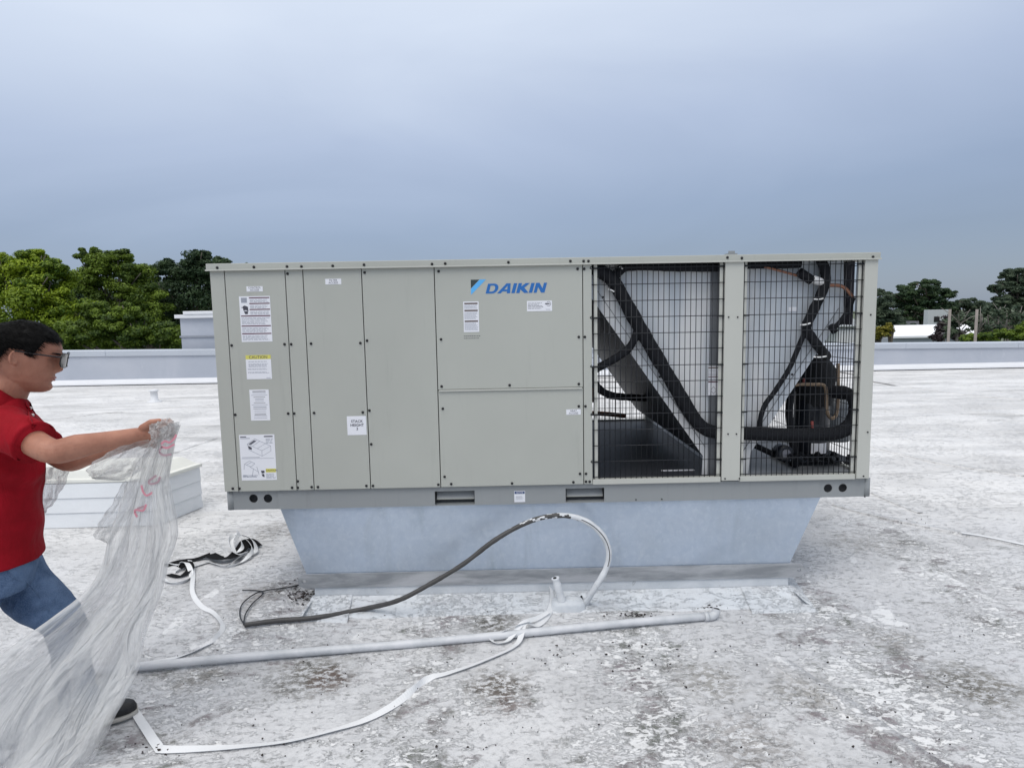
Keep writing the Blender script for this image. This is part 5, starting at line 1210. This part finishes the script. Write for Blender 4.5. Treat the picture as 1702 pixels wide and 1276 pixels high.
# ------------------------------------------------------------------ plastic sheet
def film_mat():
    m = N('plastic_film', .14, 0, (.74, .74, .73), .6)
    uv = m.n('ShaderNodeUVMap'); mp_ = m.n('ShaderNodeMapping'); mp_.inputs['Scale'].default_value = (1.9, 1.1, 1); m.l(uv.outputs[0], mp_.inputs[0])
    nz_ = m.n('ShaderNodeTexNoise'); nz_.inputs['Scale'].default_value = 2.2; nz_.inputs['Detail'].default_value = 7; nz_.inputs['Roughness'].default_value = .62; nz_.inputs['Distortion'].default_value = .6; m.l(mp_.outputs[0], nz_.inputs['Vector'])
    lw = m.n('ShaderNodeLayerWeight'); lw.inputs[0].default_value = .35
    fac = m.math('ADD', m.ramp(nz_.outputs[0], .36, .62, .24, .78), m.math('MULTIPLY', lw.outputs['Facing'], .35))
    nb_ = m.n('ShaderNodeTexNoise'); nb_.inputs['Scale'].default_value = 3.0; nb_.inputs['Detail'].default_value = 3; nb_.inputs['Distortion'].default_value = 1.6; m.l(mp_.outputs[0], nb_.inputs['Vector']); m.bump(m.math('ABSOLUTE', m.math('SUBTRACT', nb_.outputs[0], .5)), 1.0, .05)
    tr_ = m.n('ShaderNodeBsdfTransparent'); tr_.inputs[0].default_value = (.93, .93, .94, 1)
    tl_ = m.n('ShaderNodeBsdfTranslucent'); tl_.inputs[0].default_value = (.80, .80, .79, 1)
    a_ = m.n('ShaderNodeMixShader'); a_.inputs[0].default_value = .35; m.l(m.b.outputs[0], a_.inputs[1]); m.l(tl_.outputs[0], a_.inputs[2])
    b_ = m.n('ShaderNodeMixShader'); m.l(fac, b_.inputs[0]); m.l(tr_.outputs[0], b_.inputs[1]); m.l(a_.outputs[0], b_.inputs[2]); m.l(b_.outputs[0], m.o.inputs[0])
    return m.mat
film = film_mat()
def film_sheet(spans, nx, nt, amp, seed, parent, name='film', kf=1.0):
    L_ = smooth_path([P(l[0], l[1], y) for l, r, y in spans], nt); R__ = smooth_path([P(r[0], r[1], y) for l, r, y in spans], nt)
    v_, uvs = [], []; n_ = len(L_)
    for j in range(n_):
        t = j/(n_-1); w_2 = (R__[j]-L_[j]).length
        for i in range(nx):
            u_ = i/(nx-1); q = L_[j].lerp(R__[j], u_)
            env = sin(pi*min(1, max(0, u_)))**.4 if 0 < u_ < 1 else 0
            am = amp*min(1, w_2/.35)*min(1, t*5+.25)
            f_ = 1.3*sin(u_*8*kf+1.8*sin(t*2.6+seed)+seed)+1.1*abs(sin(u_*7*kf+2.6*sin(t*2.1+seed*2)+t*3))**.6+.7*abs(sin(u_*12*kf+3.2*sin(t*3+seed)-t*5))**.5+1.4*mn.noise(Vector((u_*5, t*4, seed)))+.5*mn.noise(Vector((u_*14, t*9, seed+4)))
            y_ = -f_*am*(.35+.65*env)
            e2 = .012*mn.noise(Vector((t*9, seed, u_*2)))
            q = q+Vector((e2, y_, .006*mn.noise(Vector((u_*8, t*8, seed))))) 
            if q.z < .004+.03*abs(mn.noise(Vector((u_*9, t*9, 2)))): q.z = .004+.03*abs(mn.noise(Vector((u_*9, t*9, 2))))
            v_.append(q); uvs.append((u_, t))
    mb = MB(); mb.add(v_, [(j*nx+i, j*nx+i+1, (j+1)*nx+i+1, (j+1)*nx+i) for j in range(n_-1) for i in range(nx-1)], 0, True)
    me = mb.mesh(name, film); ul = me.uv_layers.new(name='UVMap')
    for lp in me.loops: ul.data[lp.index].uv = uvs[lp.vertex_index]
    return link(name, me, parent)
PS = thing('plastic_sheet', 'crumpled translucent plastic sheet hanging from the hands of the man in red', 'plastic sheet', tuple(G(150, 1240)))
main = [((250, 716), (299, 700), 2.27), ((246, 738), (292, 742), 2.27), ((226, 778), (283, 790), 2.26), ((205, 825), (290, 830), 2.25), ((188, 880), (298, 890), 2.24), ((172, 935), (284, 945), 2.23), ((150, 975), (266, 990), 2.22), ((95, 1020), (255, 1030), 2.21), ((35, 1062), (240, 1080), 2.20), ((-25, 1110), (222, 1130), 2.19), ((-75, 1170), (196, 1190), 2.18), ((-110, 1230), (165, 1245), 2.16), ((-150, 1290), (130, 1290), 2.12)]
film_sheet(main, 110, 14, .022, 1.0, PS, 'film', .62)
back_ = [((262, 718), (301, 704), 2.36), ((244, 745), (286, 760), 2.37), ((232, 800), (280, 830), 2.37), ((210, 880), (270, 900), 2.36), ((170, 960), (262, 985), 2.34), ((110, 1030), (245, 1050), 2.32), ((40, 1085), (225, 1110), 2.30), ((-30, 1150), (205, 1170), 2.28), ((-80, 1230), (150, 1225), 2.26)]
film_sheet(back_, 70, 14, .018, 4.0, PS, 'film', .6)
film_sheet([((247, 730), (252, 742), 2.30), ((205, 740), (240, 775), 2.30), ((170, 758), (225, 788), 2.31), ((148, 776), (206, 797), 2.32), ((146, 790), (160, 796), 2.33)], 40, 10, .010, 7.0, PS, 'film', .6)
film_sheet([((205, 800), (232, 796), 2.29), ((188, 832), (225, 840), 2.29), ((166, 868), (205, 872), 2.28), ((156, 890), (190, 892), 2.28), ((172, 900), (185, 905), 2.27)], 30, 10, .006, 9.0, PS, 'film', .5)
film_sheet([((66, 776), (118, 776), 2.50), ((66, 800), (108, 805), 2.50), ((68, 830), (90, 835), 2.50), ((66, 850), (72, 856), 2.50)], 24, 10, .006, 12.0, PS, 'film', .5)
film_sheet([((247, 706), (282, 694), 2.275), ((249, 716), (290, 700), 2.25), ((252, 728), (297, 706), 2.245), ((249, 738), (292, 725), 2.262)], 50, 8, .012, 15.0, PS, 'gathered_edge', 1.6)
pink = plain('pink_print', (.55, .22, .27), .5, 0, .2, 50, 0); mauve = plain('mauve_print', (.36, .24, .27), .5, 0, .2, 50, 0)
for pts, mt in (([(268, 738), (274, 733), (282, 735), (290, 728), (293, 722)], pink), ([(268, 742), (278, 744), (290, 738)], pink), ([(269, 742), (265, 750), (271, 756), (285, 755)], mauve), ([(260, 790), (248, 799), (250, 804), (262, 801), (266, 792)], mauve), ([(235, 806), (238, 817), (244, 823), (254, 818)], pink), ([(243, 838), (238, 848), (226, 847), (224, 851), (228, 859)], pink), ([(240, 841), (228, 845)], mauve)):
    p_ = smooth_path([P(px, py, 2.235) for px, py in pts], 5); MB().ribbon(p_, .0075, .0006, 0, pi/2).build('printed_mark', mt, PS)
